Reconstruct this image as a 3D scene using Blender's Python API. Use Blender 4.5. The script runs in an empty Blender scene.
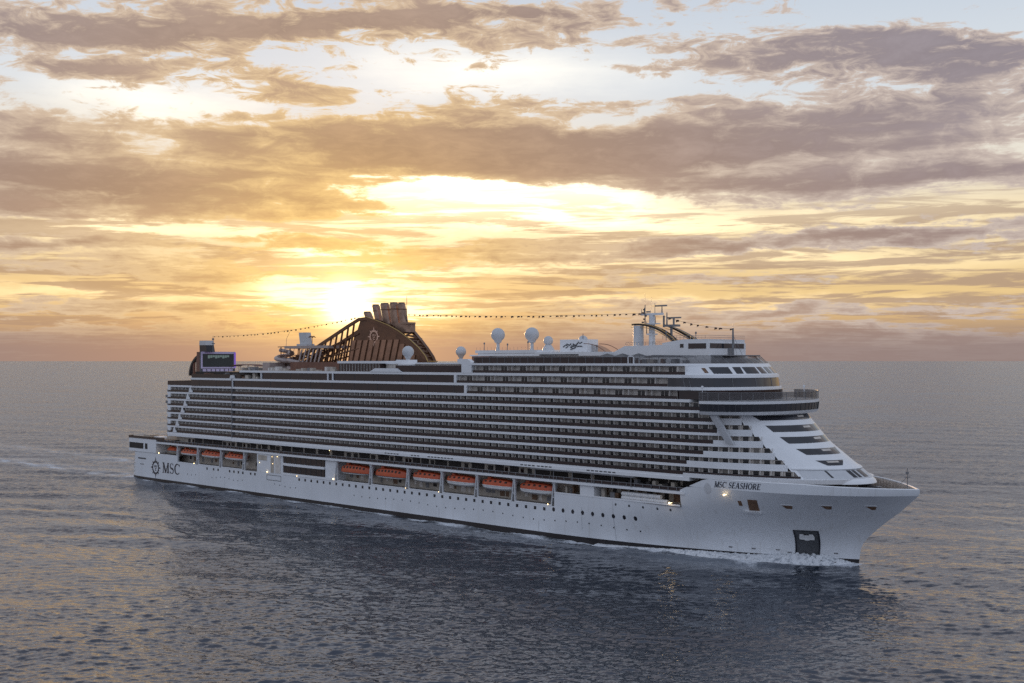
import bpy, bmesh, math, random
import numpy as np
from mathutils import Vector, Matrix

random.seed(7)
rng = np.random.default_rng(11)
R = math.radians
scene = bpy.context.scene
COL = scene.collection

# ------------------------------------------------------------------ camera
H = 50.0
cam_data = bpy.data.cameras.new('camera')
cam_data.lens = 40.26
cam_data.sensor_width = 36.0
cam_data.clip_start = 1.0
cam_data.clip_end = 400000.0
cam_data.shift_y = 19.5 / 1024.0
cam = bpy.data.objects.new('camera', cam_data)
cam.location = (0, 0, H)
cam.rotation_euler = (R(90), 0, 0)
COL.objects.link(cam)
scene.camera = cam

# ------------------------------------------------------------------ exposure
vs = scene.view_settings
vs.view_transform = 'Standard'
vs.look = 'None'
vs.exposure = 0.0
vs.gamma = 1.0
vs.use_curve_mapping = False
scene.cycles.use_denoising = False
scene.cycles.max_bounces = 6
scene.cycles.glossy_bounces = 4
scene.cycles.transparent_max_bounces = 12
scene.cycles.sample_clamp_indirect = 4.0

# ------------------------------------------------------------------ sun
SUN_AZ, SUN_EL = -8.3, 2.75          # degrees: azimuth from +Y (left is negative), elevation
sun_data = bpy.data.lights.new('sun', 'SUN')
sun_data.energy = 2.0
sun_data.angle = R(1.2)
sun_data.color = (1.0, 0.62, 0.30)
sun = bpy.data.objects.new('sun', sun_data)
sd = Vector((math.sin(R(SUN_AZ)) * math.cos(R(SUN_EL)), math.cos(R(SUN_AZ)) * math.cos(R(SUN_EL)), math.sin(R(SUN_EL))))
sun.rotation_euler = sd.to_track_quat('Z', 'Y').to_euler()
COL.objects.link(sun)


# ------------------------------------------------------------------ node helper
class N:
    """A scalar socket with arithmetic that creates Math nodes."""
    def __init__(self, tree, sock):
        self.t, self.s = tree, sock
    def _op(self, op, *others, clamp=False):
        n = self.t.nodes.new('ShaderNodeMath')
        n.operation = op
        n.use_clamp = clamp
        for i, o in enumerate((self,) + others):
            if isinstance(o, N):
                self.t.links.new(o.s, n.inputs[i])
            else:
                n.inputs[i].default_value = float(o)
        return N(self.t, n.outputs[0])
    def __add__(s, o): return s._op('ADD', o)
    __radd__ = __add__
    def __sub__(s, o): return s._op('SUBTRACT', o)
    def __rsub__(s, o): return (s * -1.0) + o
    def __mul__(s, o): return s._op('MULTIPLY', o)
    __rmul__ = __mul__
    def __truediv__(s, o): return s._op('DIVIDE', o)
    def pow(s, o): return s._op('POWER', o)
    def exp(s): return s._op('EXPONENT')
    def asin(s): return s._op('ARCSINE')
    def acos(s): return s._op('ARCCOSINE')
    def atan2(s, o): return s._op('ARCTAN2', o)
    def max(s, o): return s._op('MAXIMUM', o)
    def min(s, o): return s._op('MINIMUM', o)
    def clamp(s): return s._op('ADD', 0.0, clamp=True)
    def step(s, a, b):
        m = s.t.nodes.new('ShaderNodeMapRange')
        m.interpolation_type = 'SMOOTHSTEP'
        s.t.links.new(s.s, m.inputs[0])
        m.inputs[1].default_value, m.inputs[2].default_value = a, b
        return N(s.t, m.outputs[0])


def noise(tree, vec, scale, detail=6.0, rough=0.55, distort=0.0, lac=2.0):
    n = tree.nodes.new('ShaderNodeTexNoise')
    n.inputs['Scale'].default_value = scale
    n.inputs['Detail'].default_value = detail
    n.inputs['Roughness'].default_value = rough
    n.inputs['Lacunarity'].default_value = lac
    n.inputs['Distortion'].default_value = distort
    tree.links.new(vec, n.inputs['Vector'])
    return N(tree, n.outputs[0])


def combine(tree, x, y, z):
    n = tree.nodes.new('ShaderNodeCombineXYZ')
    for i, v in enumerate((x, y, z)):
        if isinstance(v, N):
            tree.links.new(v.s, n.inputs[i])
        else:
            n.inputs[i].default_value = v
    return n.outputs[0]


def mixc(tree, f, a, b):
    n = tree.nodes.new('ShaderNodeMix')
    n.data_type = 'RGBA'
    if isinstance(f, N):
        tree.links.new(f.s, n.inputs[0])
    else:
        n.inputs[0].default_value = f
    for v, k in ((a, 6), (b, 7)):
        if isinstance(v, tuple):
            n.inputs[k].default_value = (*v, 1.0)
        else:
            tree.links.new(v, n.inputs[k])
    return n.outputs[2]


def addc(tree, a, b, f=1.0):
    n = tree.nodes.new('ShaderNodeMix')
    n.data_type = 'RGBA'
    n.blend_type = 'ADD'
    n.clamp_result = False
    if isinstance(f, N):
        tree.links.new(f.s, n.inputs[0])
    else:
        n.inputs[0].default_value = f
    for v, k in ((a, 6), (b, 7)):
        if isinstance(v, tuple):
            n.inputs[k].default_value = (*v, 1.0)
        else:
            tree.links.new(v, n.inputs[k])
    return n.outputs[2]


def ramp(tree, f, stops):
    n = tree.nodes.new('ShaderNodeValToRGB')
    n.color_ramp.interpolation = 'EASE'
    e = n.color_ramp.elements
    while len(e) < len(stops):
        e.new(0.5)
    for el, (p, c) in zip(e, stops):
        el.position = p
        el.color = (*c, 1.0)
    tree.links.new(f.s, n.inputs[0])
    return n.outputs[0]


# ------------------------------------------------------------------ world: sunset sky with broken cloud layers
world = bpy.data.worlds.new('World')
scene.world = world
world.use_nodes = True


def build_world():
    t = world.node_tree
    t.nodes.clear()
    out = t.nodes.new('ShaderNodeOutputWorld')
    tc = t.nodes.new('ShaderNodeTexCoord')
    sep = t.nodes.new('ShaderNodeSeparateXYZ')
    t.links.new(tc.outputs['Generated'], sep.inputs[0])
    x, y, z = (N(t, sep.outputs[i]) for i in range(3))
    DEG = 180.0 / math.pi
    az = x.atan2(y) * DEG
    el = z.max(-0.999).min(0.999).asin() * DEG
    elp = el.max(0.0)
    # angular distance to the sun
    dot = x * sd.x + y * sd.y + z * sd.z
    ang = dot.min(1.0).max(-1.0).acos() * DEG

    # cloud decks seen in perspective (a flat layer overhead)
    inv = 1.0 / 1.0
    zz = z.max(0.0) + 0.055
    px, py = x / zz, y / zz
    flat = combine(t, px, py, 0.0)
    n_big = noise(t, combine(t, px * 0.75, py, 3.0), 0.62, 7.0, 0.56, 0.25)
    n_fine = noise(t, combine(t, px * 0.8, py * 1.25, 9.0), 2.2, 9.0, 0.62, 0.35)
    # streaks, nearly level in the sky
    streak = noise(t, combine(t, az * 0.055, el * 0.62 + az * 0.008, 4.0), 1.0, 8.0, 0.58, 0.5)
    streak2 = noise(t, combine(t, az * 0.13, el * 1.7 - az * 0.01, 8.0), 1.0, 9.0, 0.62, 0.6)
    tex = noise(t, combine(t, az * 0.55, el * 1.6, 14.0), 1.0, 9.0, 0.66, 0.8)
    puff = noise(t, combine(t, az * 0.22, el * 0.5, 2.0), 1.0, 8.0, 0.62, 0.5)

    # warp the layout so that its borders are ragged
    wa = (noise(t, combine(t, az * 0.10, el * 0.28, 21.0), 1.0, 6.0, 0.6) - 0.5)
    we = (noise(t, combine(t, az * 0.11, el * 0.35, 33.0), 1.0, 7.0, 0.62) - 0.5)
    A = az + wa * 9.0
    E = el + we * 3.0

    def pix(px_, py_):
        a = math.degrees(math.atan((px_ - 512) / 1145.0))
        e = math.degrees(math.atan((361 - py_) / 1145.0 * math.cos(math.radians(a))))
        return a, e

    def blob(px_, py_, rx, ry, amp, tilt=0.0, warp=True):
        a, e = pix(px_, py_)
        ra, re = rx / 20.0, ry / 20.0
        da = (A if warp else az) - a
        de = (E if warp else el) - e
        if tilt:
            de = de - da * tilt
        q = (da / ra).pow(2.0) + (de / re).pow(2.0)
        return (q * -1.0).exp() * amp

    layout = None
    for b in CLOUDS:
        g = blob(*b)
        layout = g if layout is None else layout + g
    # everywhere else (overhead, behind the camera) plain broken cloud
    away = (az._op('ABSOLUTE')).step(30.0, 60.0).max(el.step(18.5, 30.0) * 0.7)
    layout = layout + away * 0.40
    dens = layout + (streak - 0.5) * 1.7 + (n_fine - 0.5) * 1.6 + (puff - 0.5) * 1.3 + (tex - 0.5) * 1.3 + (n_big - 0.5) * 0.35
    dens = dens + el.step(10.0, 14.5) * ((tex - 0.46) * 1.8 + (n_fine - 0.48) * 1.6 + 0.10)
    cover = dens.step(0.18, 0.58)
    thick = dens.step(0.30, 1.25)

    # open sky
    clear = ramp(t, elp / 30.0, [(0.0, (0.40, 0.27, 0.215)), (0.05, (0.58, 0.38, 0.20)), (0.11, (0.80, 0.57, 0.27)),
                                 (0.20, (0.86, 0.69, 0.42)), (0.33, (0.80, 0.75, 0.65)), (0.45, (0.66, 0.71, 0.76)),
                                 (0.60, (0.56, 0.63, 0.72)), (1.0, (0.68, 0.74, 0.84))])
    g_wide = (((ang / 14.0).pow(2.0)) * -1.0).exp()
    g_mid = (((ang / 5.0).pow(2.0)) * -1.0).exp()
    g_core = (((ang / 0.95).pow(2.0)) * -1.0).exp()
    clear = addc(t, clear, (0.40, 0.15, 0.0), g_wide * 0.42)
    # patches of bright, lit vapour
    shine = None
    for b in BRIGHT:
        g = blob(*b)
        shine = g if shine is None else shine + g
    shine = shine * (0.55 + (streak2 * 0.9))
    clear = addc(t, clear, (1.0, 0.86, 0.55), shine)

    # cloud colour: lavender grey away from the sun, amber and brown towards it; thin edges glow
    far = mixc(t, elp.step(0.0, 16.0), (0.32, 0.215, 0.180), (0.265, 0.235, 0.27))
    warm = (0.58, 0.33, 0.115)
    g_cloud = (((ang / 18.0).pow(2.0)) * -1.0).exp()
    body = mixc(t, g_cloud * 0.68 + g_mid * 0.3, far, warm)
    body = addc(t, body, mixc(t, g_wide, (0.09, 0.085, 0.09), (0.24, 0.15, 0.05)), (puff - 0.47) * 1.6 + (tex - 0.47) * 1.4 + (n_fine - 0.47) * 1.4)
    edge = mixc(t, g_wide, (0.62, 0.52, 0.46), (0.95, 0.62, 0.22))
    cloud = mixc(t, thick, edge, body)
    # thin level veils between the horizon and the first clear gap
    veil = (streak2 + (n_fine - 0.5) * 0.35).step(0.44, 0.56) * (1.0 - el.step(6.0, 10.0)) * 0.75
    veil_c = mixc(t, g_wide * 0.75, (0.37, 0.255, 0.205), (0.60, 0.335, 0.115))
    clear = mixc(t, veil, clear, veil_c)
    sky = mixc(t, cover, clear, cloud)
    # the band of thin haze low over the sea
    lowband = mixc(t, (az + 8.0)._op('ABSOLUTE').step(4.0, 24.0), (0.41, 0.255, 0.185), (0.285, 0.215, 0.205))
    low = (1.0 - (el + (streak2 - 0.5) * 1.3).step(0.5, 2.2)) * 0.92
    sky = mixc(t, low, sky, lowband)
    # the sun's own glare through thin cloud
    sky = addc(t, sky, (1.0, 0.62, 0.16), g_mid * 0.50 * (streak2 + 0.15))
    sky = addc(t, sky, (2.4, 2.0, 1.3), g_core * ((streak2 * 2.4) - 0.35).max(0.0))

    # the half of the sky away from the sun: soft blue and lavender evening light
    back = y.step(0.55, -0.35)
    upper = mixc(t, (cover * 0.55), (0.47, 0.58, 0.76), (0.54, 0.57, 0.67))
    rear = mixc(t, elp.step(0.0, 24.0), (0.51, 0.53, 0.62), upper)
    sky = mixc(t, el.step(24.0, 44.0) * 0.9, sky, mixc(t, cover * 0.6, (0.26, 0.32, 0.42), (0.24, 0.24, 0.28)))
    sky = mixc(t, back, sky, rear)
    # below the horizon (never seen past the sea): dark
    sky = mixc(t, el.step(-0.4, -3.0), sky, (0.06, 0.07, 0.09))

    nish = t.nodes.new('ShaderNodeTexSky')
    nish.sky_type = 'NISHITA'
    nish.sun_disc = False
    nish.sun_elevation = R(SUN_EL)
    nish.sun_rotation = R(SUN_AZ)
    bg1 = t.nodes.new('ShaderNodeBackground')
    t.links.new(nish.outputs[0], bg1.inputs[0])
    bg1.inputs[1].default_value = 0.002
    bg2 = t.nodes.new('ShaderNodeBackground')
    t.links.new(sky, bg2.inputs[0])
    bg2.inputs[1].default_value = SKY_GAIN
    add = t.nodes.new('ShaderNodeAddShader')
    t.links.new(bg1.outputs[0], add.inputs[0])
    t.links.new(bg2.outputs[0], add.inputs[1])
    t.links.new(add.outputs[0], out.inputs[0])


SKY_GAIN = 1.02
# cloud masses: picture-sized description (centre, radii, amount, tilt) turned into azimuth and elevation
CLOUDS = [
    # upper streaks
    (40, 30, 110, 24, 0.75, 0.0), (200, 32, 130, 16, 0.8, 0.0), (360, 24, 150, 14, 0.85, 0.03), (540, 14, 130, 13, 0.75, 0.0),
    (690, 40, 100, 16, 0.55, -0.10), (860, 48, 130, 22, 0.62, 0.03), (990, 62, 90, 30, 0.7, 0.0), (90, 78, 70, 14, 0.55, -0.1),
    # the long dark deck
    (20, 150, 100, 46, 0.75, 0.0), (170, 188, 250, 30, 1.05, 0.0), (290, 142, 120, 42, 0.58, 0.0), (430, 142, 130, 36, 0.82, 0.0), (560, 150, 120, 30, 0.85, 0.0),
    (690, 148, 150, 42, 0.85, 0.0), (880, 118, 170, 36, 0.82, 0.0), (770, 182, 220, 18, 0.7, 0.0), (960, 175, 140, 24, 0.75, 0.0), (330, 205, 110, 16, 0.7, 0.0),
    # low layers
    (50, 246, 110, 11, 0.95, 0.0), (300, 242, 80, 8, 0.75, 0.0), (470, 252, 140, 14, 0.85, 0.0), (860, 240, 190, 9, 1.05, 0.05), (670, 244, 70, 11, 0.8, -0.1),
    (200, 272, 200, 9, 0.8, 0.0), (640, 283, 240, 8, 0.55, 0.0), (110, 306, 170, 9, 0.8, 0.0), (800, 310, 260, 8, 0.7, 0.0),
    (150, 336, 240, 10, 0.9, 0.0), (820, 342, 330, 13, 0.95, 0.0), (560, 326, 140, 9, 0.75, 0.0), (420, 290, 60, 6, 0.5, 0.0),
    # gaps
    (475, 203, 160, 22, -1.5, 0.0), (500, 78, 140, 20, -0.35, 0.0), (560, 95, 60, 10, -0.4, 0.0), (145, 98, 90, 15, -0.55, 0.0), (600, 90, 90, 12, -0.5, 0.0), (900, 6, 160, 12, -0.6, 0.0), (180, 226, 180, 7, -0.6, 0.0),
    (760, 225, 200, 8, -0.5, 0.0), (760, 265, 240, 8, -0.5, 0.0), (100, 290, 120, 5, -0.5, 0.0), (340, 300, 60, 12, -0.6, 0.0),
]
BRIGHT = [
    (465, 197, 130, 24, 1.9, 0.0), (570, 210, 110, 16, 1.0, 0.0), (490, 72, 120, 26, 0.42, 0.0), (150, 100, 90, 20, 0.40, 0.0), (335, 255, 40, 7, 1.1, 0.0),
    (345, 301, 66, 25, 2.4, 0.0), (370, 290, 60, 9, 0.9, 0.0), (322, 314, 80, 9, 1.0, 0.0), (150, 228, 200, 8, 0.50, 0.0), (700, 226, 240, 10, 0.32, 0.0), (740, 262, 260, 9, 0.30, 0.0), (100, 292, 160, 6, 0.35, 0.0),
    (640, 303, 300, 5, 0.30, 0.0), (420, 268, 120, 6, 0.5, 0.0), (600, 245, 60, 6, 0.3, 0.0),
]
build_world()


# ------------------------------------------------------------------ materials
def mat(name, color, rough=0.5, metal=0.0, var=0.0, scale=0.6, spec=0.5, emit=None, estr=0.0, alpha=1.0, coat=0.0, stretch=None, streak=0.0):
    m = bpy.data.materials.new(name)
    m.use_nodes = True
    t = m.node_tree
    b = t.nodes['Principled BSDF']
    b.inputs['Roughness'].default_value = rough
    b.inputs['Metallic'].default_value = metal
    b.inputs['Specular IOR Level'].default_value = spec
    b.inputs['Alpha'].default_value = alpha
    b.inputs['Coat Weight'].default_value = coat
    tc = t.nodes.new('ShaderNodeTexCoord')
    mp = t.nodes.new('ShaderNodeMapping')
    t.links.new(tc.outputs['Object'], mp.inputs[0])
    mp.inputs['Scale'].default_value = stretch or (1, 1, 1)
    n = noise(t, mp.outputs[0], scale, 5.0, 0.6)
    lo = tuple(c * (1 - var) for c in color)
    hi = tuple(min(1.0, c * (1 + var)) for c in color)
    c = mixc(t, n.step(0.3, 0.7), lo, hi)
    if streak:
        # faint runs of dirt down the plating
        n2 = noise(t, combine_scaled(t, tc.outputs['Object'], (0.9, 0.9, 0.05)), 1.0, 4.0, 0.7)
        c = mixc(t, n2.step(0.52, 0.75) * streak, c, (0.40, 0.36, 0.31))
    t.links.new(c, b.inputs['Base Color'])
    r = n * 0.12 + (rough - 0.06)
    t.links.new(r.s, b.inputs['Roughness'])
    if emit:
        b.inputs['Emission Color'].default_value = (*emit, 1)
        b.inputs['Emission Strength'].default_value = estr
    return m


def combine_scaled(t, vec, sc):
    mp = t.nodes.new('ShaderNodeMapping')
    t.links.new(vec, mp.inputs[0])
    mp.inputs['Scale'].default_value = sc
    return mp.outputs[0]


M = {}
M['hull'] = mat('hull_white_paint', (0.74, 0.76, 0.79), 0.32, var=0.035, scale=0.12, streak=0.28)
M['white'] = mat('superstructure_white_paint', (0.78, 0.79, 0.81), 0.4, var=0.03, scale=0.3)
M['boot'] = mat('dark_boot_topping', (0.014, 0.010, 0.011), 0.5, var=0.3, scale=0.3)
M['glass'] = mat('brown_tinted_glass', (0.026, 0.013, 0.012), 0.12, var=0.25, scale=0.25, spec=0.5)
M['rail'] = mat('dark_railing_glass', (0.030, 0.015, 0.014), 0.22, var=0.3, scale=0.6, spec=0.4)
M['front_glass'] = mat('front_window_glass', (0.022, 0.022, 0.028), 0.08, var=0.25, scale=0.2, spec=0.6)
M['dark'] = mat('dark_recess', (0.03, 0.024, 0.022), 0.7, var=0.3, scale=0.5)
M['cabin'] = mat('cabin_wall_beige', (0.58, 0.53, 0.48), 0.6, var=0.15, scale=0.5)
M['divider'] = mat('balcony_divider_grey', (0.66, 0.62, 0.58), 0.5, var=0.12, scale=0.8)
M['door'] = mat('cabin_door_glass', (0.012, 0.011, 0.012), 0.12, var=0.2, scale=0.5)
M['curtain'] = mat('door_glass_with_curtain', (0.20, 0.18, 0.16), 0.25, var=0.4, scale=0.3)
M['beige'] = mat('promenade_wall', (0.46, 0.41, 0.35), 0.6, var=0.15, scale=0.4)
M['teak'] = mat('teak_deck', (0.24, 0.17, 0.12), 0.7, var=0.2, scale=0.5)
M['steel_deck'] = mat('painted_steel_deck', (0.25, 0.22, 0.20), 0.6, var=0.2, scale=0.4)
M['lining'] = mat('bulwark_lining_paint', (0.66, 0.58, 0.51), 0.6, var=0.12, scale=0.6)
M['orange'] = mat('lifeboat_orange', (0.50, 0.080, 0.022), 0.4, var=0.12, scale=0.9)
M['boatwhite'] = mat('lifeboat_white', (0.75, 0.75, 0.75), 0.4, var=0.05, scale=0.9)
M['bronze'] = mat('bronze_cladding', (0.125, 0.056, 0.028), 0.32, metal=0.35, var=0.25, scale=0.35)
M['slat'] = mat('bronze_louvre', (0.30, 0.16, 0.10), 0.35, metal=0.4, var=0.2, scale=0.4)
M['gold'] = mat('gold_trim', (0.42, 0.28, 0.11), 0.3, metal=0.8, var=0.1)
M['copper'] = mat('copper_emblem', (0.62, 0.40, 0.30), 0.35, metal=0.4, var=0.1)
M['stack'] = mat('exhaust_casing', (0.34, 0.22, 0.16), 0.4, metal=0.4, var=0.3, scale=0.5)
M['dome'] = mat('radome_grey', (0.55, 0.56, 0.58), 0.45, var=0.04, scale=0.6)
M['black'] = mat('black_paint', (0.012, 0.012, 0.018), 0.35, var=0.2)
M['navy'] = mat('navy_lettering', (0.014, 0.015, 0.03), 0.35, var=0.1)
M['grey'] = mat('grey_steel', (0.20, 0.20, 0.21), 0.5, var=0.15)
M['darkgrey'] = mat('dark_grey_steel', (0.075, 0.078, 0.085), 0.5, var=0.2)
M['amber'] = mat('warm_brown', (0.17, 0.095, 0.055), 0.6, var=0.3, scale=1.5)  # plain brown; in the bow openings it paints their warm light
M['screen'] = mat('video_screen', (0.012, 0.018, 0.018), 0.15, var=0.3, scale=0.25)
M['screen_image'] = mat('video_screen_picture', (0.02, 0.03, 0.03), 0.3, emit=(0.16, 0.22, 0.21), estr=0.55)
M['led'] = mat('violet_led_strip', (0.2, 0.1, 0.4), 0.4, emit=(0.30, 0.12, 0.75), estr=0.35)
M['violet'] = mat('violet_lit_panel', (0.45, 0.42, 0.52), 0.5, emit=(0.25, 0.14, 0.5), estr=0.10, var=0.1)
M['lamp'] = mat('warm_deck_lamp', (0.8, 0.7, 0.5), 0.4, emit=(1.0, 0.72, 0.34), estr=5.0)
M['clear'] = mat('clear_windscreen_glass', (0.10, 0.095, 0.10), 0.06, var=0.1, alpha=0.5)
M['flag'] = mat('flag_cloth', (0.10, 0.06, 0.05), 0.8, var=0.4, scale=2.0)
M['cord'] = mat('rigging_wire', (0.06, 0.05, 0.05), 0.6)
M['slide'] = mat('water_slide_grey', (0.40, 0.33, 0.31), 0.4, var=0.1)
M['canopy_brown'] = mat('brown_canopy_cloth', (0.20, 0.10, 0.07), 0.8, var=0.15)


# ------------------------------------------------------------------ the ship's axes: s forward, t to starboard, z up
TH = R(43.5418)
SHIP = bpy.data.objects.new('cruise_ship', None)
SHIP.location = (-148.187, 503.877, 0.0)
SHIP.rotation_euler = (0, 0, -TH)
COL.objects.link(SHIP)
SHIP['label'] = 'huge white cruise ship with rows of balconies and bronze funnel sailing across the sea'
SHIP['category'] = 'cruise ship'


class MB:
    def __init__(self):
        self.v, self.f = [], []
    def add(self, vs, fs):
        o = len(self.v)
        self.v += [(p[0], -p[1], p[2]) for p in vs]
        self.f += [tuple(i + o for i in f) for f in fs]
        return self
    def box(self, s0, s1, t0, t1, z0, z1):
        vs = [(s, t, z) for z in (z0, z1) for s, t in ((s0, t0), (s1, t0), (s1, t1), (s0, t1))]
        return self.add(vs, [(0, 1, 2, 3), (4, 7, 6, 5), (0, 4, 5, 1), (1, 5, 6, 2), (2, 6, 7, 3), (3, 7, 4, 0)])
    def loft(self, a, b, caps=True):
        n = len(a)
        fs = [(i, (i + 1) % n, n + (i + 1) % n, n + i) for i in range(n)]
        if caps:
            fs += [tuple(range(n - 1, -1, -1)), tuple(range(n, 2 * n))]
        return self.add(list(a) + list(b), fs)
    def prism(self, poly, z0, z1):
        return self.loft([(s, t, z0) for s, t in poly], [(s, t, z1) for s, t in poly])
    def side(self, poly, t0, t1):
        return self.loft([(s, t0, z) for s, z in poly], [(s, t1, z) for s, z in poly])
    def cross(self, poly, s0, s1):
        return self.loft([(s0, t, z) for t, z in poly], [(s1, t, z) for t, z in poly])
    def grid(self, rows):
        nu, nv = len(rows), len(rows[0])
        vs = [p for r in rows for p in r]
        fs = [(i * nv + j, i * nv + j + 1, (i + 1) * nv + j + 1, (i + 1) * nv + j) for i in range(nu - 1) for j in range(nv - 1)]
        return self.add(vs, fs)
    def tube(self, pts, r, n=6, r2=None):
        pts = [Vector(p) for p in pts]
        rows = []
        for i, p in enumerate(pts):
            d = (pts[min(i + 1, len(pts) - 1)] - pts[max(i - 1, 0)]).normalized()
            a = d.cross(Vector((0, 0, 1)))
            if a.length < 1e-3:
                a = Vector((1, 0, 0))
            a.normalize()
            b = d.cross(a)
            rr = r if r2 is None else r + (r2 - r) * i / max(1, len(pts) - 1)
            rows.append([tuple(p + (a * math.cos(k * 2 * math.pi / n) + b * math.sin(k * 2 * math.pi / n)) * rr) for k in range(n + 1)])
        self.grid(rows)
        for row in (rows[0], rows[-1]):
            self.add(row[:-1], [tuple(range(n))])
        return self
    def lathe(self, c, prof, n=20):
        rows = [[(c[0] + r * math.cos(k * 2 * math.pi / n), c[1] + r * math.sin(k * 2 * math.pi / n), c[2] + z) for k in range(n + 1)] for r, z in prof]
        return self.grid(rows)
    def ribbon(self, curve, z0, z1, th=0.15):
        """A wall along a plan curve of (s,t), its outer face on the curve and th thick inwards."""
        inn = offset(curve, -th)
        rows = [[(s, t, z0) for s, t in inn], [(s, t, z0) for s, t in curve], [(s, t, z1) for s, t in curve], [(s, t, z1) for s, t in inn], [(s, t, z0) for s, t in inn]]
        self.grid(rows)
        for k in (0, -1):
            a, b = curve[k], inn[k]
            self.add([(*a, z0), (*b, z0), (*b, z1), (*a, z1)], [(0, 1, 2, 3)])
        return self
    def build(self, name, m, parent=SHIP, smooth=False):
        me = bpy.data.meshes.new(name)
        me.from_pydata(self.v, [], self.f)
        bm = bmesh.new()
        bm.from_mesh(me)
        bmesh.ops.remove_doubles(bm, verts=bm.verts, dist=0.002)
        bmesh.ops.recalc_face_normals(bm, faces=bm.faces)
        bm.to_mesh(me)
        bm.free()
        if smooth:
            for p in me.polygons:
                p.use_smooth = True
            me.set_sharp_from_angle(angle=R(38))
        me.materials.append(m)
        o = bpy.data.objects.new(name, me)
        COL.objects.link(o)
        if parent is not None:
            o.parent = parent
        return o


def offset(curve, d):
    """Offset a plan curve to its outside (starboard / forward for d > 0)."""
    out = []
    n = len(curve)
    for i, (s, t) in enumerate(curve):
        a, b = curve[max(i - 1, 0)], curve[min(i + 1, n - 1)]
        ds, dt = b[0] - a[0], b[1] - a[1]
        l = math.hypot(ds, dt) or 1.0
        # curves run from aft to forward along starboard, so the outside is (-dt, ds) turned to +t
        ns, nt = -dt / l, ds / l
        out.append((s + ns * d, t + nt * d))
    return out


def lerp_table(z, T):
    if z <= T[0][0]:
        return T[0][1:]
    for a, b in zip(T, T[1:]):
        if z <= b[0]:
            f = (z - a[0]) / (b[0] - a[0])
            return tuple(p + (q - p) * f for p, q in zip(a[1:], b[1:]))
    return T[-1][1:]


# plan of the forward house: where its sides begin to round in, and its nose, by height
PLAN = [(20.6, 278, 326), (21.7, 280, 324.3), (24, 280, 321), (29.5, 284, 312.5), (36.2, 285, 305.4), (37.5, 283, 300), (42.6, 282, 296.3),
        (46.4, 281, 295.6), (49.4, 279, 292.3), (51.4, 277, 289.6)]


def front(z, phi, off=0.0):
    s0, nose = lerp_table(z, PLAN)
    L = nose - s0
    s, t = s0 + L * math.cos(phi), 20.0 * math.sin(phi)
    if off:
        ns, nt = math.cos(phi) / L, math.sin(phi) / 20.0
        l = math.hypot(ns, nt)
        s, t = s + ns / l * off, t + nt / l * off
    return (s, t, z)


def plan_curve(z, sa, phi_end=-90.0, ta=20.0, n=26, off=0.0):
    """starboard side from sa, round the front to phi_end (degrees; 90 = where the side begins to round)"""
    s0, _ = lerp_table(z, PLAN)
    pts = [(sa, ta + off)]
    if sa < 225:
        pts += [(225, ta + off)]
    for k in range(n + 1):
        ph = R(90 + (phi_end - 90) * k / n)
        p = front(z, ph, off)
        pts.append(p[:2])
    return pts


def closed_plan(z, sa, off=0.0, n=40):
    c = plan_curve(z, sa, -90.0, n=n, off=off)
    return c + [(sa, -20.0 - off)]


# hull form
STEM = [(-3, 321.5), (0, 322.2), (3.9, 322.8), (6, 323.8), (10, 328.1), (14.1, 333.3), (18.2, 337.6), (21, 338.0)]


def half_breadth(s, z):
    zz = max(0.0, min(z, 18.0)) / 18.0
    w = zz ** 1.65
    sa = 232 + (280 - 232) * w
    p = 2.2 + (3.8 - 2.2) * w
    st = lerp_table(z, STEM)[0]
    b = 20.0
    if s > sa:
        x = min(1.0, (s - sa) / (st - sa))
        b = 20.0 * (1 - x ** p)
    if s < 14:
        k = max(0.0, min(1.0, (14 - s) / 16.0))
        b -= 1.0 * k * k * max(0.0, 1 - z / 14.0)
    return max(b, 0.0)


def hull_top(s):
    if s < 20: return 11.6
    if s < 36.5: return 11.6
    if s < 240: return 8.9
    if s < 283: return 12.6
    if s < 291: return 16.9 + (20.35 - 16.9) * (s - 283) / 8.0
    if s < 315: return 20.35
    return 20.35 + (19.4 - 20.35) * (s - 315) / 22.6


def transom(z):
    return -1.2 + 2.9 * z / 11.6


# ------------------------------------------------------------------ hull
def hull_rows(zf, stations):
    """rows of (s,t,z) on the starboard side; zf(s) gives the list of heights"""
    rows = []
    for s in stations:
        zs = zf(s)
        row = []
        for z in zs:
            st = lerp_table(z, STEM)[0]
            # stations lean with the stem near the bow and with the transom at the stern
            if s > 285:
                ss = 285 + (st - 285) * (s - 285) / (338.0 - 285)
            elif s < 12:
                ss = transom(z) + (12 - transom(z)) * (s / 12.0)
            else:
                ss = s
            row.append((ss, half_breadth(ss, z), z))
        rows.append(row)
    return rows


def mirrored(rows):
    return [[(s, -t, z) for s, t, z in r] for r in rows]


STN = [0, 2, 4, 7, 10, 12, 20, 28, 36.49, 36.5, 60, 90, 120, 150, 180, 210, 225, 239.99, 240.0, 248, 256, 264, 272, 278, 282.99, 283.0, 285, 287.5, 290, 292]
STN += list(np.linspace(294, 338.0, 34))


def top_of(s):
    return max(18.0, hull_top(s if s <= 285 else 285 + (lerp_table(19.5, STEM)[0] - 285) * (s - 285) / 53.0))


def hz(s):
    # the raked station's own top
    top = hull_top(s if s <= 285 else 285 + (lerp_table(19.5, STEM)[0] - 285) * (s - 285) / 53.0)
    base = [1.2 + (18.0 - 1.2) * k / 12 for k in range(13)]
    if top > 18.01:
        return base
    f = (top - 1.2) / (18.0 - 1.2)
    return [1.2 + (b - 1.2) * f for b in base]


hm = MB()
rows = hull_rows(hz, STN)
hm.grid(rows)
hm.grid(mirrored(rows))
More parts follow.
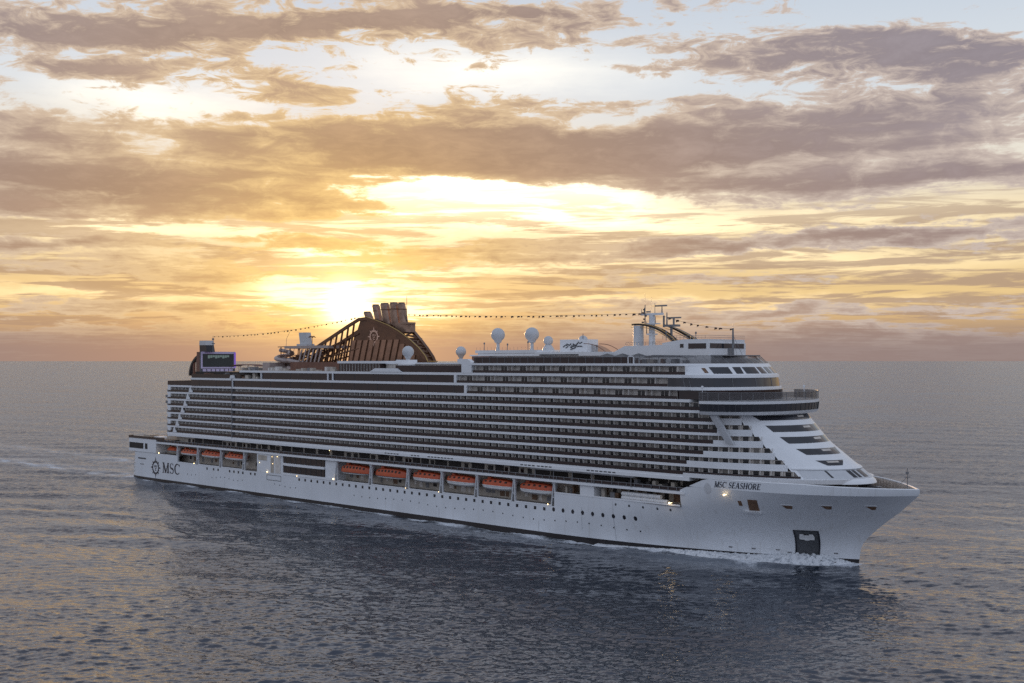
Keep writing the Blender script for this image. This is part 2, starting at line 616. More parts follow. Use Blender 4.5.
# transom
tz = [1.2 + (11.6 - 1.2) * k / 6 for k in range(7)]
hm.grid([[(transom(z), u * half_breadth(transom(z), z), z) for u in (-1, -0.5, 0, 0.5, 1)] for z in tz])
HULL = hm.build('hull', M['hull'], smooth=True)
kb = MB()
rows = hull_rows(lambda s: [18.0, 18.0 + (top_of(s) - 18.0) * 0.5, top_of(s)], [286.0, 287.5, 290, 292] + list(np.linspace(294, 338.0, 34)))
rows = [[(s, t + 0.03, z) for s, t, z in r] for r in rows]
kb.grid(rows)
kb.grid(mirrored(rows))
kb.build('bulwark', M['hull'], HULL, smooth=True)

bt = MB()
rows = hull_rows(lambda s: [-3, -1, 0, 1.2], STN)
bt.grid(rows)
bt.grid(mirrored(rows))
bt.grid([[(transom(z), u * half_breadth(transom(z), z), z) for u in (-1, 0, 1)] for z in (-3, 0, 1.2)])
bt.build('boot_topping', M['boot'], HULL, smooth=True)

# foredeck inside the bulwark and the ribbed lining of the bulwark
fd = MB()
ss = list(np.linspace(285, 337.2, 30))
fd.grid([[(s, u * max(0.05, half_breadth(s, 18.0) - 0.35), 17.9) for u in (-1, -0.5, 0, 0.5, 1)] for s in ss])
fd.build('foredeck', M['steel_deck'])
bl = MB()
ss = list(np.linspace(293, 336.8, 40))
for sg in (1, -1):
    bl.grid([[(s, sg * max(0.02, half_breadth(s, 18.0) - 0.32), 17.9), (s, sg * max(0.02, half_breadth(s, 18.0) - 0.32), hull_top(s) - 0.06)] for s in ss])
    for k in range(1, len(ss) * 2 - 2):
        s = ss[0] + (ss[-1] - ss[0]) * k / (len(ss) * 2 - 2)
        b = half_breadth(s, 18.0)
        if b > 1.5:
            bl.box(s - 0.07, s + 0.07, sg * (b - 0.85), sg * (b - 0.34), 17.9, hull_top(s) - 0.3)
bl.build('bulwark_lining', M['lining'], HULL)
rl = MB()
for sg in (1, -1):
    rl.tube([(s, sg * max(0.0, half_breadth(s, 18.0) - 0.15), hull_top(s) + 0.02) for s in np.linspace(293, 337.4, 44)], 0.24, 6)
rl.build('bulwark_rail', M['white'], HULL, smooth=True)
# foredeck gear
for s, t in ((326, 2.5), (326, -2.5), (322, 6), (322, -6)):
    fg = MB()
    fg.lathe((s, t, 17.9), [(0.9, 0), (0.7, 0.4), (0.7, 1.0), (1.0, 1.3), (0, 1.4)], 10)
    fg.box(s - 2.6, s - 0.6, t - 0.6, t + 0.6, 17.9, 19.2)
    fg.build('mooring_winch', M['grey'], smooth=True)

jm = MB()
jm.tube([(334.6, 0, 17.9), (334.6, 0, 24.5)], 0.16, 6, 0.09)
jm.box(334.1, 335.1, -0.6, 0.6, 22.2, 22.4)
jm.box(334.3, 334.9, -0.25, 0.25, 23.0, 23.6)
jm.tube([(334.6, 0, 22.3), (330.5, 0, 18.2)], 0.05, 4)
jm.build('bow_light_mast', M['grey'])


# ---- marks on the plating
def on_hull(s, z, off=0.05, side=1):
    return (s, side * (half_breadth(s, z) + off), z)


def plate(mb, poly, off=0.05, depth=0.12):
    """a plate with its outline in (s,z) laid on the starboard plating"""
    if len(poly) == 4 and (max(p[0] for p in poly) - min(p[0] for p in poly) > 1.2 or max(p[1] for p in poly) - min(p[1] for p in poly) > 1.2):
        n = 6
        def P(u, v):
            (a, b, c, d) = poly
            lo = (a[0] + (b[0] - a[0]) * u, a[1] + (b[1] - a[1]) * u)
            hi = (d[0] + (c[0] - d[0]) * u, d[1] + (c[1] - d[1]) * u)
            return (lo[0] + (hi[0] - lo[0]) * v, lo[1] + (hi[1] - lo[1]) * v)
        top = [[on_hull(*P(i / n, j / n), off) for j in range(n + 1)] for i in range(n + 1)]
        bot = [[on_hull(*P(i / n, j / n), off - depth) for j in range(n + 1)] for i in range(n + 1)]
        mb.grid(top)
        for k in (0, -1):
            mb.grid([top[k], bot[k]])
            mb.grid([[r[k] for r in top], [r[k] for r in bot]])
        return mb
    a = [on_hull(s, z, off) for s, z in poly]
    b = [on_hull(s, z, off - depth) for s, z in poly]
    return mb.loft(b, a)


def disc(mb, s, z, rs, rz, off=0.05, n=12):
    return plate(mb, [(s + rs * math.cos(k * 2 * math.pi / n), z + rz * math.sin(k * 2 * math.pi / n)) for k in range(n)], off)


def rect(s0, s1, z0, z1):
    return [(s0, z0), (s1, z0), (s1, z1), (s0, z1)]


port_s = [58.5, 63.2, 66.4, 74.4, 77.4, 80.4, 83.4, 88.6, 91.4]
port_s += [119 + 3.55 * k for k in range(43)]
for s in port_s:
    pm = MB()
    if s < 237:
        plate(pm, rect(s - 0.45, s + 0.45, 7.4, 8.3), 0.04)
    else:
        disc(pm, s, 8.0, 0.52, 0.62, 0.04)
    pm.build('porthole', M['black'], HULL)
for s in [44, 47, 50] + [62 + 3 * k for k in range(8)] + [104 + 3.2 * k for k in range(5)] + [150 + 4.1 * k for k in range(30)]:
    pm = MB()
    disc(pm, s, 4.9 + 0.35 * math.sin(s * 1.7), 0.24, 0.24, 0.03, 8)
    pm.build('scupper', M['darkgrey'], HULL)
for s in (262, 266.5, 271, 275.5, 279.5):
    pm = MB()
    disc(pm, s, 11.3, 0.33, 0.36, 0.03, 8)
    pm.build('scupper', M['darkgrey'], HULL)
for s, z0, z1 in ((71, 1.4, 4.2), (92, 1.4, 3.6), (192, 1.3, 4.2), (234, 1.3, 4.4), (250, 3.5, 9.5), (261, 1.4, 12.2)):
    pm = MB()
    plate(pm, rect(s - 0.09, s + 0.09, z0, z1), 0.03)
    pm.build('plating_seam', M['dome'], HULL)
for s, t, z0, z1 in ((99, 108, 6.3, 8.3),):
    pm = MB()
    for q in (rect(s, t, z1 - 0.18, z1), rect(s, t, z0, z0 + 0.18), rect(s, s + 0.2, z0 + 0.18, z1 - 0.18), rect(t - 0.2, t, z0 + 0.18, z1 - 0.18)):
        plate(pm, q, 0.03)
    pm.build('side_door', M['darkgrey'], HULL)
for s0, s1, z in ((292.6, 293.5, 2.2), (298.2, 299.2, 2.2), (304.0, 304.9, 2.3), (306.6, 307.6, 1.8), (317.0, 317.9, 2.2)):
    pm = MB()
    plate(pm, rect(s0, s1, z, z + 0.35), 0.03)
    pm.build('draught_mark', M['grey'], HULL)
for s0, s1 in ((306.4, 308.2), (309.6, 311.4), (315.3, 317.7), (319.6, 321.3), (322.8, 326.3)):
    pm = MB()
    plate(pm, rect(s0, s1, 12.65, 12.88), 0.05)
    pm.build('fender_strip', M['white'], HULL)
# mooring openings in the bow, their warm light painted as flat brown
for s0, s1, z0, z1 in ((309.8, 312.3, 13.9, 14.8), (318.4, 320.7, 14.2, 15.1), (327.2, 329.2, 14.3, 15.2)):
    pm = MB()
    plate(pm, [(s0, z1), (s0 + 0.8, z0), (s1 - 0.5, z0), (s1, z1)], 0.05)
    o = pm.build('mooring_opening', M['amber'], HULL)
    pm = MB()
    for q in (rect(s0 - 0.2, s1 + 0.2, z1, z1 + 0.2),):
        plate(pm, q, 0.18, 0.2)
    pm.build('opening_hood', M['white'], HULL)
pm = MB()
plate(pm, [(301.4, 12.9), (303.9, 12.9), (304.4, 15.8), (302.0, 15.8)], 0.06)
pm.build('pilot_door', M['amber'], HULL)
pm = MB()
pm.loft([on_hull(300.2, 12.2, 0.0), on_hull(304.2, 12.2, 0.0), on_hull(304.2, 12.7, 0.0), on_hull(300.2, 12.7, 0.0)],
        [on_hull(300.2, 12.2, 1.1), on_hull(304.2, 12.2, 1.1), on_hull(304.2, 12.7, 1.1), on_hull(300.2, 12.7, 1.1)])
pm.build('pilot_door_ledge', M['white'], HULL)
pm = MB()
plate(pm, rect(299.3, 300.2, 14.0, 15.3), 0.06)
pm.build('hull_window', M['amber'], HULL)
pm = MB()
disc(pm, 291.4, 17.9, 1.05, 1.35, 0.08, 16)
pm.build('thruster_mark', M['dome'], HULL)
# anchor pocket
def pk_poly(u0, u1, v0, v1):
    """a patch of the pocket: u across, v up, in the sheared outline it has on the flare"""
    P = lambda u, v: (308.7 + 0.8 * v + (4.85 + 0.15 * v) * u, 1.5 + 6.3 * v)
    return [P(u0, v0), P(u1, v0), P(u1, v1), P(u0, v1)]
ap = MB()
plate(ap, pk_poly(0, 1, 0, 1), 0.06)
AP = ap.build('anchor_pocket', M['darkgrey'], HULL)
pm = MB()
for q in ((-0.06, 1.06, 1.0, 1.04), (-0.06, 0.0, 0.0, 1.0), (1.0, 1.06, 0.0, 1.0)):
    plate(pm, pk_poly(*q), 0.16, 0.2)
pm.build('pocket_frame', M['black'], AP)
an = MB()
for pts, w in (([(0.18, 0.70), (0.82, 0.70)], 0.10), ([(0.24, 0.72), (0.30, 0.88)], 0.15), ([(0.76, 0.72), (0.70, 0.88)], 0.15), ([(0.5, 0.62), (0.5, 0.84)], 0.2), ([(0.36, 0.72), (0.42, 0.84)], 0.10), ([(0.64, 0.72), (0.58, 0.84)], 0.10)):
    (x0, y0), (x1, y1) = pts
    if y0 == y1:
        q = pk_poly(x0, x1, y0 - w / 2, y0 + w / 2)
    else:
        q = [pk_poly(x0 - w / 2, x0 + w / 2, y0, y1)[0], pk_poly(x0 - w / 2, x0 + w / 2, y0, y1)[1], pk_poly(x1 - w / 2, x1 + w / 2, y0, y1)[2], pk_poly(x1 - w / 2, x1 + w / 2, y0, y1)[3]]
    plate(an, q, 0.4 + 0.01 * len(an.f) / 50, 0.36)
an.build('anchor', M['boatwhite'], AP)


# ---- lettering: serif strokes
def stroke(pts, ws):
    """a ribbon polygon strip in letter space"""
    quads = []
    n = len(pts)
    L, Rr = [], []
    for i in range(n):
        a, b = pts[max(i - 1, 0)], pts[min(i + 1, n - 1)]
        dx, dy = b[0] - a[0], b[1] - a[1]
        l = math.hypot(dx, dy) or 1
        nx, ny = -dy / l, dx / l
        w = ws[i] / 2 if isinstance(ws, (list, tuple)) else ws / 2
        L.append((pts[i][0] + nx * w, pts[i][1] + ny * w))
        Rr.append((pts[i][0] - nx * w, pts[i][1] - ny * w))
    for i in range(n - 1):
        quads.append([L[i], Rr[i], Rr[i + 1], L[i + 1]])
    return quads


def arc(cx, cy, rx, ry, a0, a1, n=14):
    return [(cx + rx * math.cos(R(a0 + (a1 - a0) * k / n)), cy + ry * math.sin(R(a0 + (a1 - a0) * k / n))) for k in range(n + 1)]


def arcw(n, thin, thick, peak):
    return [thin + (thick - thin) * max(0.0, 1 - abs(k / n - peak) / 0.5) for k in range(n + 1)]


TK, TN, SF = 0.20, 0.09, 0.07


def serif(x, y, w=0.26):
    return stroke([(x - w / 2, y), (x + w / 2, y)], SF)


def glyph(ch):
    g = []
    if ch == 'M':
        g += stroke([(0.12, 0), (0.14, 1)], TN) + stroke([(0.14, 1), (0.5, 0.02)], TK) + stroke([(0.5, 0.02), (0.84, 1)], TN) + stroke([(0.86, 0), (0.86, 1)], TK)
        g += serif(0.12, 0.03) + serif(0.86, 0.03, 0.34) + serif(0.08, 0.97, 0.2) + serif(0.9, 0.97, 0.24)
        return g, 1.0
    if ch == 'S':
        p = arc(0.32, 0.74, 0.23, 0.24, 30, 270, 14) + arc(0.32, 0.26, 0.25, 0.24, 90, -150, 14)[1:]
        w = [0.06 + 0.12 * math.exp(-((k / (len(p) - 1) - 0.5) / 0.22) ** 2) for k in range(len(p))]
        g += stroke(p, w) + stroke([(0.52, 0.78), (0.52, 0.98)], 0.05) + stroke([(0.09, 0.22), (0.09, 0.0)], 0.05)
        return g, 0.64
    if ch == 'C':
        p = arc(0.46, 0.5, 0.38, 0.48, 42, 318, 22)
        g += stroke(p, arcw(22, 0.06, 0.19, 0.5)) + stroke([(0.76, 0.72), (0.76, 0.98)], 0.05)
        return g, 0.84
    if ch == 'O':
        p = arc(0.46, 0.5, 0.38, 0.47, 90, 450, 28)
        w = [0.07 + 0.12 * abs(math.cos(R(90 + 360 * k / 28))) for k in range(29)]
        return stroke(p, w), 0.92
    if ch == 'E':
        g += stroke([(0.16, 0), (0.16, 1)], TK) + stroke([(0.04, 0.97), (0.6, 0.97)], SF) + stroke([(0.04, 0.03), (0.64, 0.03)], SF) + stroke([(0.2, 0.52), (0.46, 0.52)], SF)
        g += stroke([(0.6, 0.99), (0.6, 0.8)], 0.05) + stroke([(0.64, 0.01), (0.64, 0.22)], 0.05) + stroke([(0.46, 0.42), (0.46, 0.62)], 0.05)
        return g, 0.72
    if ch == 'A':
        g += stroke([(0.1, 0), (0.42, 1)], TN) + stroke([(0.4, 1), (0.76, 0)], TK) + stroke([(0.22, 0.34), (0.62, 0.34)], SF) + serif(0.1, 0.03, 0.22) + serif(0.76, 0.03, 0.28)
        return g, 0.88
    if ch == 'H':
        g += stroke([(0.16, 0), (0.16, 1)], TK) + stroke([(0.72, 0), (0.72, 1)], TK) + stroke([(0.2, 0.52), (0.68, 0.52)], SF)
        for x in (0.16, 0.72):
            g += serif(x, 0.03, 0.3) + serif(x, 0.97, 0.3)
        return g, 0.9
    if ch == 'R':
        g += stroke([(0.16, 0), (0.16, 1)], TK) + stroke([(0.04, 0.97), (0.4, 0.97)], SF) + stroke(arc(0.38, 0.74, 0.24, 0.23, 90, -90, 12), arcw(12, 0.06, 0.17, 0.5)) + stroke([(0.2, 0.51), (0.4, 0.51)], SF)
        g += stroke([(0.4, 0.52), (0.7, 0.02)], TK) + serif(0.16, 0.03, 0.3) + serif(0.74, 0.03, 0.2)
        return g, 0.82
    return [], 0.42


def text_on_hull(text, s0, z0, height, width, slant=0.0, name='ship_name', m=M['navy'], off=0.05, z_of=lambda u: 0.0):
    total = sum(glyph(c)[1] for c in text) + 0.10 * (len(text) - 1)
    k = width / total
    u = 0.0
    for c in text:
        quads, adv = glyph(c)
        if quads:
            mb = MB()
            for i, q in enumerate(quads):
                a = [on_hull(s0 + (u + x) * k + slant * y * height, z0 + y * height + z_of((u + x) * k), off + 0.004 * (i % 5)) for x, y in q]
                b = [on_hull(s0 + (u + x) * k + slant * y * height, z0 + y * height + z_of((u + x) * k), off - 0.1) for x, y in q]
                mb.loft(b, a)
            mb.build(name, m, HULL)
        u += adv + 0.10


text_on_hull('MSC', 24.6, 4.0, 4.2, 13.6, name='hull_letter')
text_on_hull('MSC SEASHORE', 293.4, 18.4, 1.45, 12.6, slant=0.2, name='name_letter', z_of=lambda u: 0.012 * u, off=0.10)


def star_emblem(place, r, parts):
    """ring, inner disc and sixteen rays; place(u,v,lift) maps the emblem's plane to the ship"""
    def poly(mb, pts, l0, l1):
        mb.loft([place(u, v, l0) for u, v in pts], [place(u, v, l1) for u, v in pts])
    mb = MB()
    n = 32
    for k in range(n):
        a0, a1 = 2 * math.pi * k / n, 2 * math.pi * (k + 1) / n
        for r0, r1 in ((0.50, 0.66),):
            poly(mb, [(r * rr * math.sin(a), r * rr * math.cos(a)) for rr, a in ((r0, a0), (r1, a0), (r1, a1), (r0, a1))], -0.1, 0.02)
    for k in range(16):
        a = 2 * math.pi * k / 16
        tip = 1.0 if k % 4 == 0 else (0.9 if k % 2 == 0 else 0.78)
        if k % 8 == 0:
            tip = 1.08
        w = 0.10 if k % 2 == 0 else 0.06
        poly(mb, [(r * (0.66 * math.sin(a) - w * math.cos(a)), r * (0.66 * math.cos(a) + w * math.sin(a))),
                  (r * tip * math.sin(a), r * tip * math.cos(a)),
                  (r * (0.66 * math.sin(a) + w * math.cos(a)), r * (0.66 * math.cos(a) - w * math.sin(a)))], -0.1, 0.03)
    # small letters m, s, c inside the ring
    for q in stroke([(-0.22, 0.02), (-0.22, 0.2), (-0.1, 0.2), (-0.1, 0.02)], 0.07) + stroke([(-0.1, 0.2), (0.03, 0.2), (0.03, 0.02)], 0.07) \
            + stroke([(0.30, 0.22), (0.14, 0.2), (0.28, 0.1), (0.12, 0.03)], 0.06) + stroke(arc(0.04, -0.2, 0.14, 0.13, 40, 320, 8), 0.07):
        poly(mb, [(r * x, r * y) for x, y in q], -0.1, 0.02)
    return mb.build(*parts)


star_emblem(lambda u, v, l: on_hull(19.0 + u, 5.7 + v, 0.04 + l), 4.1, ('compass_emblem', M['navy'], HULL))
# small words-like port of registry mark is too small to read: a short dark bar with a second one under it
for s0, s1, z0, z1 in ((4.2, 11.0, 8.6, 9.2), (5.8, 9.2, 6.3, 6.6)):
    pm = MB()
    plate(pm, rect(s0, s1, z0, z1), 0.03)
    pm.build('stern_marking', M['darkgrey'], HULL)

# ------------------------------------------------------------------ stern block
sb = MB()
sb.prism([(-3, 20.2), (-3.6, 12), (-3.8, 0), (-3.6, -12), (-3, -20.2), (19.6, -20.2), (19.6, 20.2)], 11.7, 17.3)
SBK = sb.build('stern_mooring_deck', M['white'])
for s0, s1 in ((-2.6, 9.2), (10.6, 12.6)):
    pm = MB()
    pm.box(s0, s1, 20.1, 20.26, 13.0, 15.4)
    pm.build('mooring_opening', M['dark'], SBK)
pm = MB()
pm.ribbon([(-3.5, -18), (-3.7, 0), (-3.5, 18), (-3.1, 20.35), (26.5, 20.35)][2:], 17.3, 18.3, 0.12)
pm.build('stern_railing', M['rail'], SBK)
sd2 = MB()
sd2.box(-3.0, 30, -20.0, 20.0, 17.3, 17.42)
sd2.build('stern_deck', M['teak'], SBK)
for s, t, l in ((2, 14, 5), (9, 13, 6), (16, 12, 4), (4, 4, 8), (12, 2, 6)):
    pm = MB()
    pm.box(s, s + l, t - 2.2, t + 2.2, 17.42, 18.0 + 0.3 * (l % 3))
    pm.build('sunbed_platform', M['beige'] if l % 2 else M['white'], SBK)

# ------------------------------------------------------------------ lower house behind the boats, promenade deck
lh = MB()
lh.box(20.0, 285.0, -15.4, 15.4, 8.7, 19.6)
LH = lh.build('lower_house', M['beige'])
fl = MB()
fl.box(36.6, 239.9, 15.3, 19.9, 8.75, 8.88)
fl.box(20, 36.4, 15.3, 19.9, 11.45, 11.58)
fl.box(240, 283, 15.3, 19.9, 12.45, 12.58)
fl.build('boat_deck', M['steel_deck'], LH)
for s0, s1, z0, z1 in [(22, 30, 12.4, 15.2)] + [(38 + 15.6 * k, 50 + 15.6 * k, 9.5, 11.6) for k in range(4)] + [(142 + 16.4 * k, 156 + 16.4 * k, 9.4, 11.6) for k in range(6)]:
    for j in range(int((s1 - s0) / 3)):
        pm = MB()
        w_ = random.uniform(0.7, 2.2)
        o_ = random.uniform(0, 0.7)
        pm.box(s0 + j * 3 + o_, s0 + j * 3 + o_ + w_, 15.35, 15.5, z0 + random.choice((0, 0.6)), z1 - random.uniform(0, 0.9))
        pm.build('house_window', random.choice((M['dark'], M['grey'], M['divider'], M['amber'])), LH)
for k in range(14):
    pm = MB()
    s = 243 + 2.9 * k
    pm.box(s, s + (1.3 if k % 3 else 2.0), 15.35, 15.5, 12.9, 15.2)
    pm.build('house_window', M['dark'] if k % 2 else M['amber'], LH)
# openings behind the promenade railing
random.seed(4)
s = 37.0
while s < 281:
    w = random.choice((1.2, 1.6, 3.5, 5.5, 2.2))
    if 44 < s < 51 or 55 < s < 62 or 103 < s < 140 or 233 < s < 262:
        w = 6.5
    pm = MB()
    pm.box(s, s + w, 15.35, 15.52, 16.5, 18.9 if w > 3 else 18.3)
    pm.build('promenade_window', M['dark'] if w > 1.4 else M['glass'], LH)
    s += w + random.choice((0.5, 0.9, 1.6, 0.7))

pd = MB()
curve = [(19.7, 20.3), (60, 20.3), (104, 20.3), (109, 20.9), (128, 20.9), (134, 20.5), (170, 20.3), (222, 20.3), (232, 20.7), (258, 20.7), (266, 20.3), (284.5, 20.2)]
inner = [(284.5, 15.0), (19.7, 15.0)]
pd.prism(curve + inner, 15.75, 16.45)
PD = pd.build('promenade_deck', M['white'])
pm = MB()
pm.ribbon(offset(curve, -0.25), 16.45, 16.62, 0.1)
pm.ribbon(offset(curve, -0.25), 17.35, 17.5, 0.12)
pm.build('handrail', M['grey'], PD)
pm = MB()
pm.ribbon(offset(curve, -0.3), 16.62, 17.35, 0.06)
pm.build('railing_panel', M['rail'], PD)
k = 0
s = 21.0
while s < 284 and k < 100:
    pm = MB()
    t = 20.15 + (0.55 if 108 < s < 130 else 0.0) + (0.4 if 230 < s < 260 else 0)
    pm.box(s - 0.07, s + 0.07, t - 0.1, t + 0.06, 16.45, 17.55)
    pm.build('stanchion', M['grey'], PD)
    s += 2.72
    k += 1

# white band that carries the cabins, with dark louvres
bd = MB()
bd.prism([(27.6, 19.4), (76, 19.4), (76.2, 20.15), (286, 20.15), (286, -20.15), (27.6, -20.15)], 19.35, 20.25)
BD = bd.build('cabin_base_band', M['white'])
for g0, cnt in ((166, 5), (179, 3), (187, 8), (227, 4), (233.5, 4), (252, 4), (258, 3)):
    for k in range(cnt):
        pm = MB()
        pm.box(g0 + k * 1.5, g0 + k * 1.5 + 1.05, 20.1, 20.2, 19.75, 20.05)
        pm.build('louvre', M['darkgrey'], BD)
cp = MB()
cp.prism([(231.5, 15.2), (268.5, 15.2), (268.5, 20.9), (231.5, 20.9)], 19.0, 19.3)
CP = cp.build('promenade_canopy', M['grey'])
for s in (233, 240, 247, 254, 261, 267.5):
    pm = MB()
    pm.tube([(s, 20.4, 16.4), (s, 20.4, 19.0)], 0.12, 5)
    pm.build('canopy_post', M['grey'], CP)

# side walls midway: white stair tower, two dark glazed galleries
st = MB()
st.box(92.6, 109.0, 15.2, 19.9, 8.9, 15.75)
ST = st.build('embarkation_block', M['white'])
for s0, s1, z0, z1, mm in ((101.5, 103.4, 9.2, 15.4, M['beige']), (104.2, 107.6, 9.2, 15.3, M['divider']), (93.4, 99.0, 13.4, 15.2, M['beige'])):
    pm = MB()
    pm.box(s0, s1, 19.85, 20.02, z0, z1)
    pm.build('shell_door', mm, ST)
ga = MB()
ga.box(109.2, 133.4, 15.2, 19.8, 8.9, 15.75)
GA = ga.build('glazed_gallery', M['glass'])
gc = [(109.1, 20.3), (114, 20.8), (128, 20.8), (133.5, 20.3)]
pm = MB()
pm.ribbon(gc, 12.35, 13.2, 0.9)
pm.build('gallery_band', M['white'], GA)
for k in range(8):
    pm = MB()
    s = 110.6 + 3 * k
    pm.box(s - 0.06, s + 0.06, 19.75, 19.9, 8.95, 15.7)
    pm.build('gallery_mullion', M['darkgrey'], GA)
pm = MB()
pm.ribbon([(109, 20.15), (133, 20.15), (140, 20.15)], 8.9, 9.7, 0.15)
pm.build('gallery_bulwark', M['white'], GA)
bk = MB()
bk.box(133.6, 139.6, 15.2, 19.6, 8.9, 15.75)
bk.build('gangway_block', M['white'])
bk = MB()
bk.box(249.5, 254.5, 15.2, 20.05, 12.6, 15.75)
bk.build('crane_locker', M['white'])
bw = MB()
bw.box(240.1, 283, 19.85, 20.08, 12.6, 13.0)
bw.build('promenade_coaming', M['white'])
random.seed(21)
for k in range(16):
    s = random.uniform(241, 262) if k < 11 else random.uniform(263, 281)
    pm = MB()
    pm.box(s, s + random.uniform(0.4, 1.5), 17.2, 18.2, 12.58, 12.6 + random.uniform(0.8, 2.6))
    pm.build('deck_machinery', random.choice((M['beige'], M['grey'], M['divider'], M['amber'])))
for k in range(10):
    s = 263 + 2.0 * k
    pm = MB()
    pm.box(s, s + 1.1, 17.0, 18.4, 16.45, 17.6 + 0.4 * (k % 3))
    pm.build('deck_box', random.choice((M['beige'], M['grey'], M['dark'])))

# ------------------------------------------------------------------ davits
BOATS = [(26.4, 35.2, 'small'), (36.8, 50.0, 'boat'), (52.3, 66.8, 'boat'), (68.9, 82.8, 'boat'),
         (141.0, 157.6, 'tender'), (159.4, 175.8, 'tender'), (178.2, 191.9, 'boat'), (194.0, 207.3, 'boat'), (209.6, 222.9, 'boat'), (225.2, 238.8, 'boat')]
for s in (35.9, 51.2, 67.9, 83.8, 140.2, 158.5, 177.0, 193.0, 208.5, 224.0, 239.6):
    d = MB()
    zb = 8.9
    d.side([(s - 1.15, zb), (s - 0.75, zb), (s + 0.1, 15.2), (s - 0.25, 15.2)], 19.4, 19.9)
    d.side([(s + 0.15, zb), (s + 0.75, zb), (s + 0.45, 15.2), (s + 0.12, 15.2)], 19.4, 19.88)
    d.side([(s - 0.8, 11.2), (s + 0.5, 11.2), (s + 0.5, 11.5), (s - 0.8, 11.5)], 19.45, 19.86)
    d.side([(s - 0.6, 15.2), (s + 0.6, 15.2), (s + 0.6, 15.7), (s - 0.6, 15.7)], 15.4, 19.9)
    D = d.build('davit', M['dome'])
    a = MB()
    a.loft([(s - 1.4, 19.0, 9.0), (s - 0.9, 19.0, 9.0), (s - 0.9, 19.7, 9.0), (s - 1.4, 19.7, 9.0)],
           [(s - 0.6, 17.6, 15.6), (s - 0.1, 17.6, 15.6), (s - 0.1, 18.3, 15.6), (s - 0.6, 18.3, 15.6)])
    a.build('davit_arm', M['dome'], D)
for s0, s1 in [(37, 50.5), (52, 67.2), (68.6, 83), (141, 157.8), (159.2, 176.2), (177.8, 192.3), (193.7, 207.8), (209.2, 223.3), (224.8, 239)]:
    for z0, z1 in ((8.9, 9.25),):
        pm = MB()
        pm.box(s0, s1, 19.9, 20.06, z0, z1)
        pm.build('boat_deck_coaming', M['white'])

# ------------------------------------------------------------------ cabin decks
LEV = [20.55, 23.3, 26.0, 28.8, 31.55, 34.3, 37.1, 39.8]      # centre height of each white deck edge; the last one only closes the row below
PARAPET = [None, 285.0, 289.8, 292.5, 293.4, 294.0, None]     # from here forward the railing is a white parapet
PHI_END = [(20.6, 41.0), (24.7, 42.8), (27.05, 44.4), (29.9, 46.0), (32.8, 48.7), (35.7, 51.8)]
AFT = [26.6] * 7


def arclen(curve):
    L = [0.0]
    for a, b in zip(curve, curve[1:]):
        L.append(L[-1] + math.hypot(b[0] - a[0], b[1] - a[1]))
    return L


def at(curve, L, d):
    for i in range(len(L) - 1):
        if d <= L[i + 1] or i == len(L) - 2:
            f = (d - L[i]) / max(1e-6, L[i + 1] - L[i])
            a, b = curve[i], curve[i + 1]
            s, t = a[0] + (b[0] - a[0]) * f, a[1] + (b[1] - a[1]) * f
            l = max(1e-6, L[i + 1] - L[i])
            tan = ((b[0] - a[0]) / l, (b[1] - a[1]) / l)
            return (s, t), tan, (-tan[1], tan[0])


def panel(mb, p, tan, nor, w, z0, z1, off, th=0.08):
    a = [(p[0] + tan[0] * u + nor[0] * o, p[1] + tan[1] * u + nor[1] * o) for u, o in ((-w / 2, off - th), (w / 2, off - th), (w / 2, off), (-w / 2, off))]
    mb.prism(a, z0, z1)


def fin(mb, p, tan, nor, d0, d1, z0, z1, th=0.1):
    a = [(p[0] + tan[0] * u + nor[0] * o, p[1] + tan[1] * u + nor[1] * o) for u, o in ((-th / 2, d0), (th / 2, d0), (th / 2, d1), (-th / 2, d1))]
    mb.prism(a, z0, z1)


DOORS, FINS = [], []          # collected as (s, builder) and split into individuals and the rest


def cabin_row(deck, curve, z0, z1, depth=1.35, pitch=2.72, doorw=1.35, wall=M['cabin'], start=0.0, light=True):
    inn = offset(curve, -depth)
    mb = MB()
    mb.ribbon(inn, z0, z1, 0.3)
    mb.build('cabin_wall', wall, deck)
    L = arclen(curve)
    d = start + pitch / 2
    while d < L[-1] - 0.8:
        p, tan, nor = at(curve, L, d)
        DOORS.append((p[0], deck, p, tan, nor, doorw, z0, z1, depth))
        if d + pitch / 2 < L[-1]:
            q, tq, nq = at(curve, L, d + pitch / 2)
            FINS.append((q[0], deck, q, tq, nq, depth, z0, z1))
        d += pitch


def cut_curve(curve, sa, sb):
    """the piece of a plan curve between two stations"""
    out = []
    for a, b in zip(curve, curve[1:]):
        for f0 in (a,):
            if sa <= f0[0] <= sb:
                out.append(f0)
        for sx in (sa, sb):
            if (a[0] - sx) * (b[0] - sx) < 0:
                f = (sx - a[0]) / (b[0] - a[0])
                out.append((sx, a[1] + (b[1] - a[1]) * f))
    if sa <= curve[-1][0] <= sb:
        out.append(curve[-1])
    out = sorted(set(out))
    return out


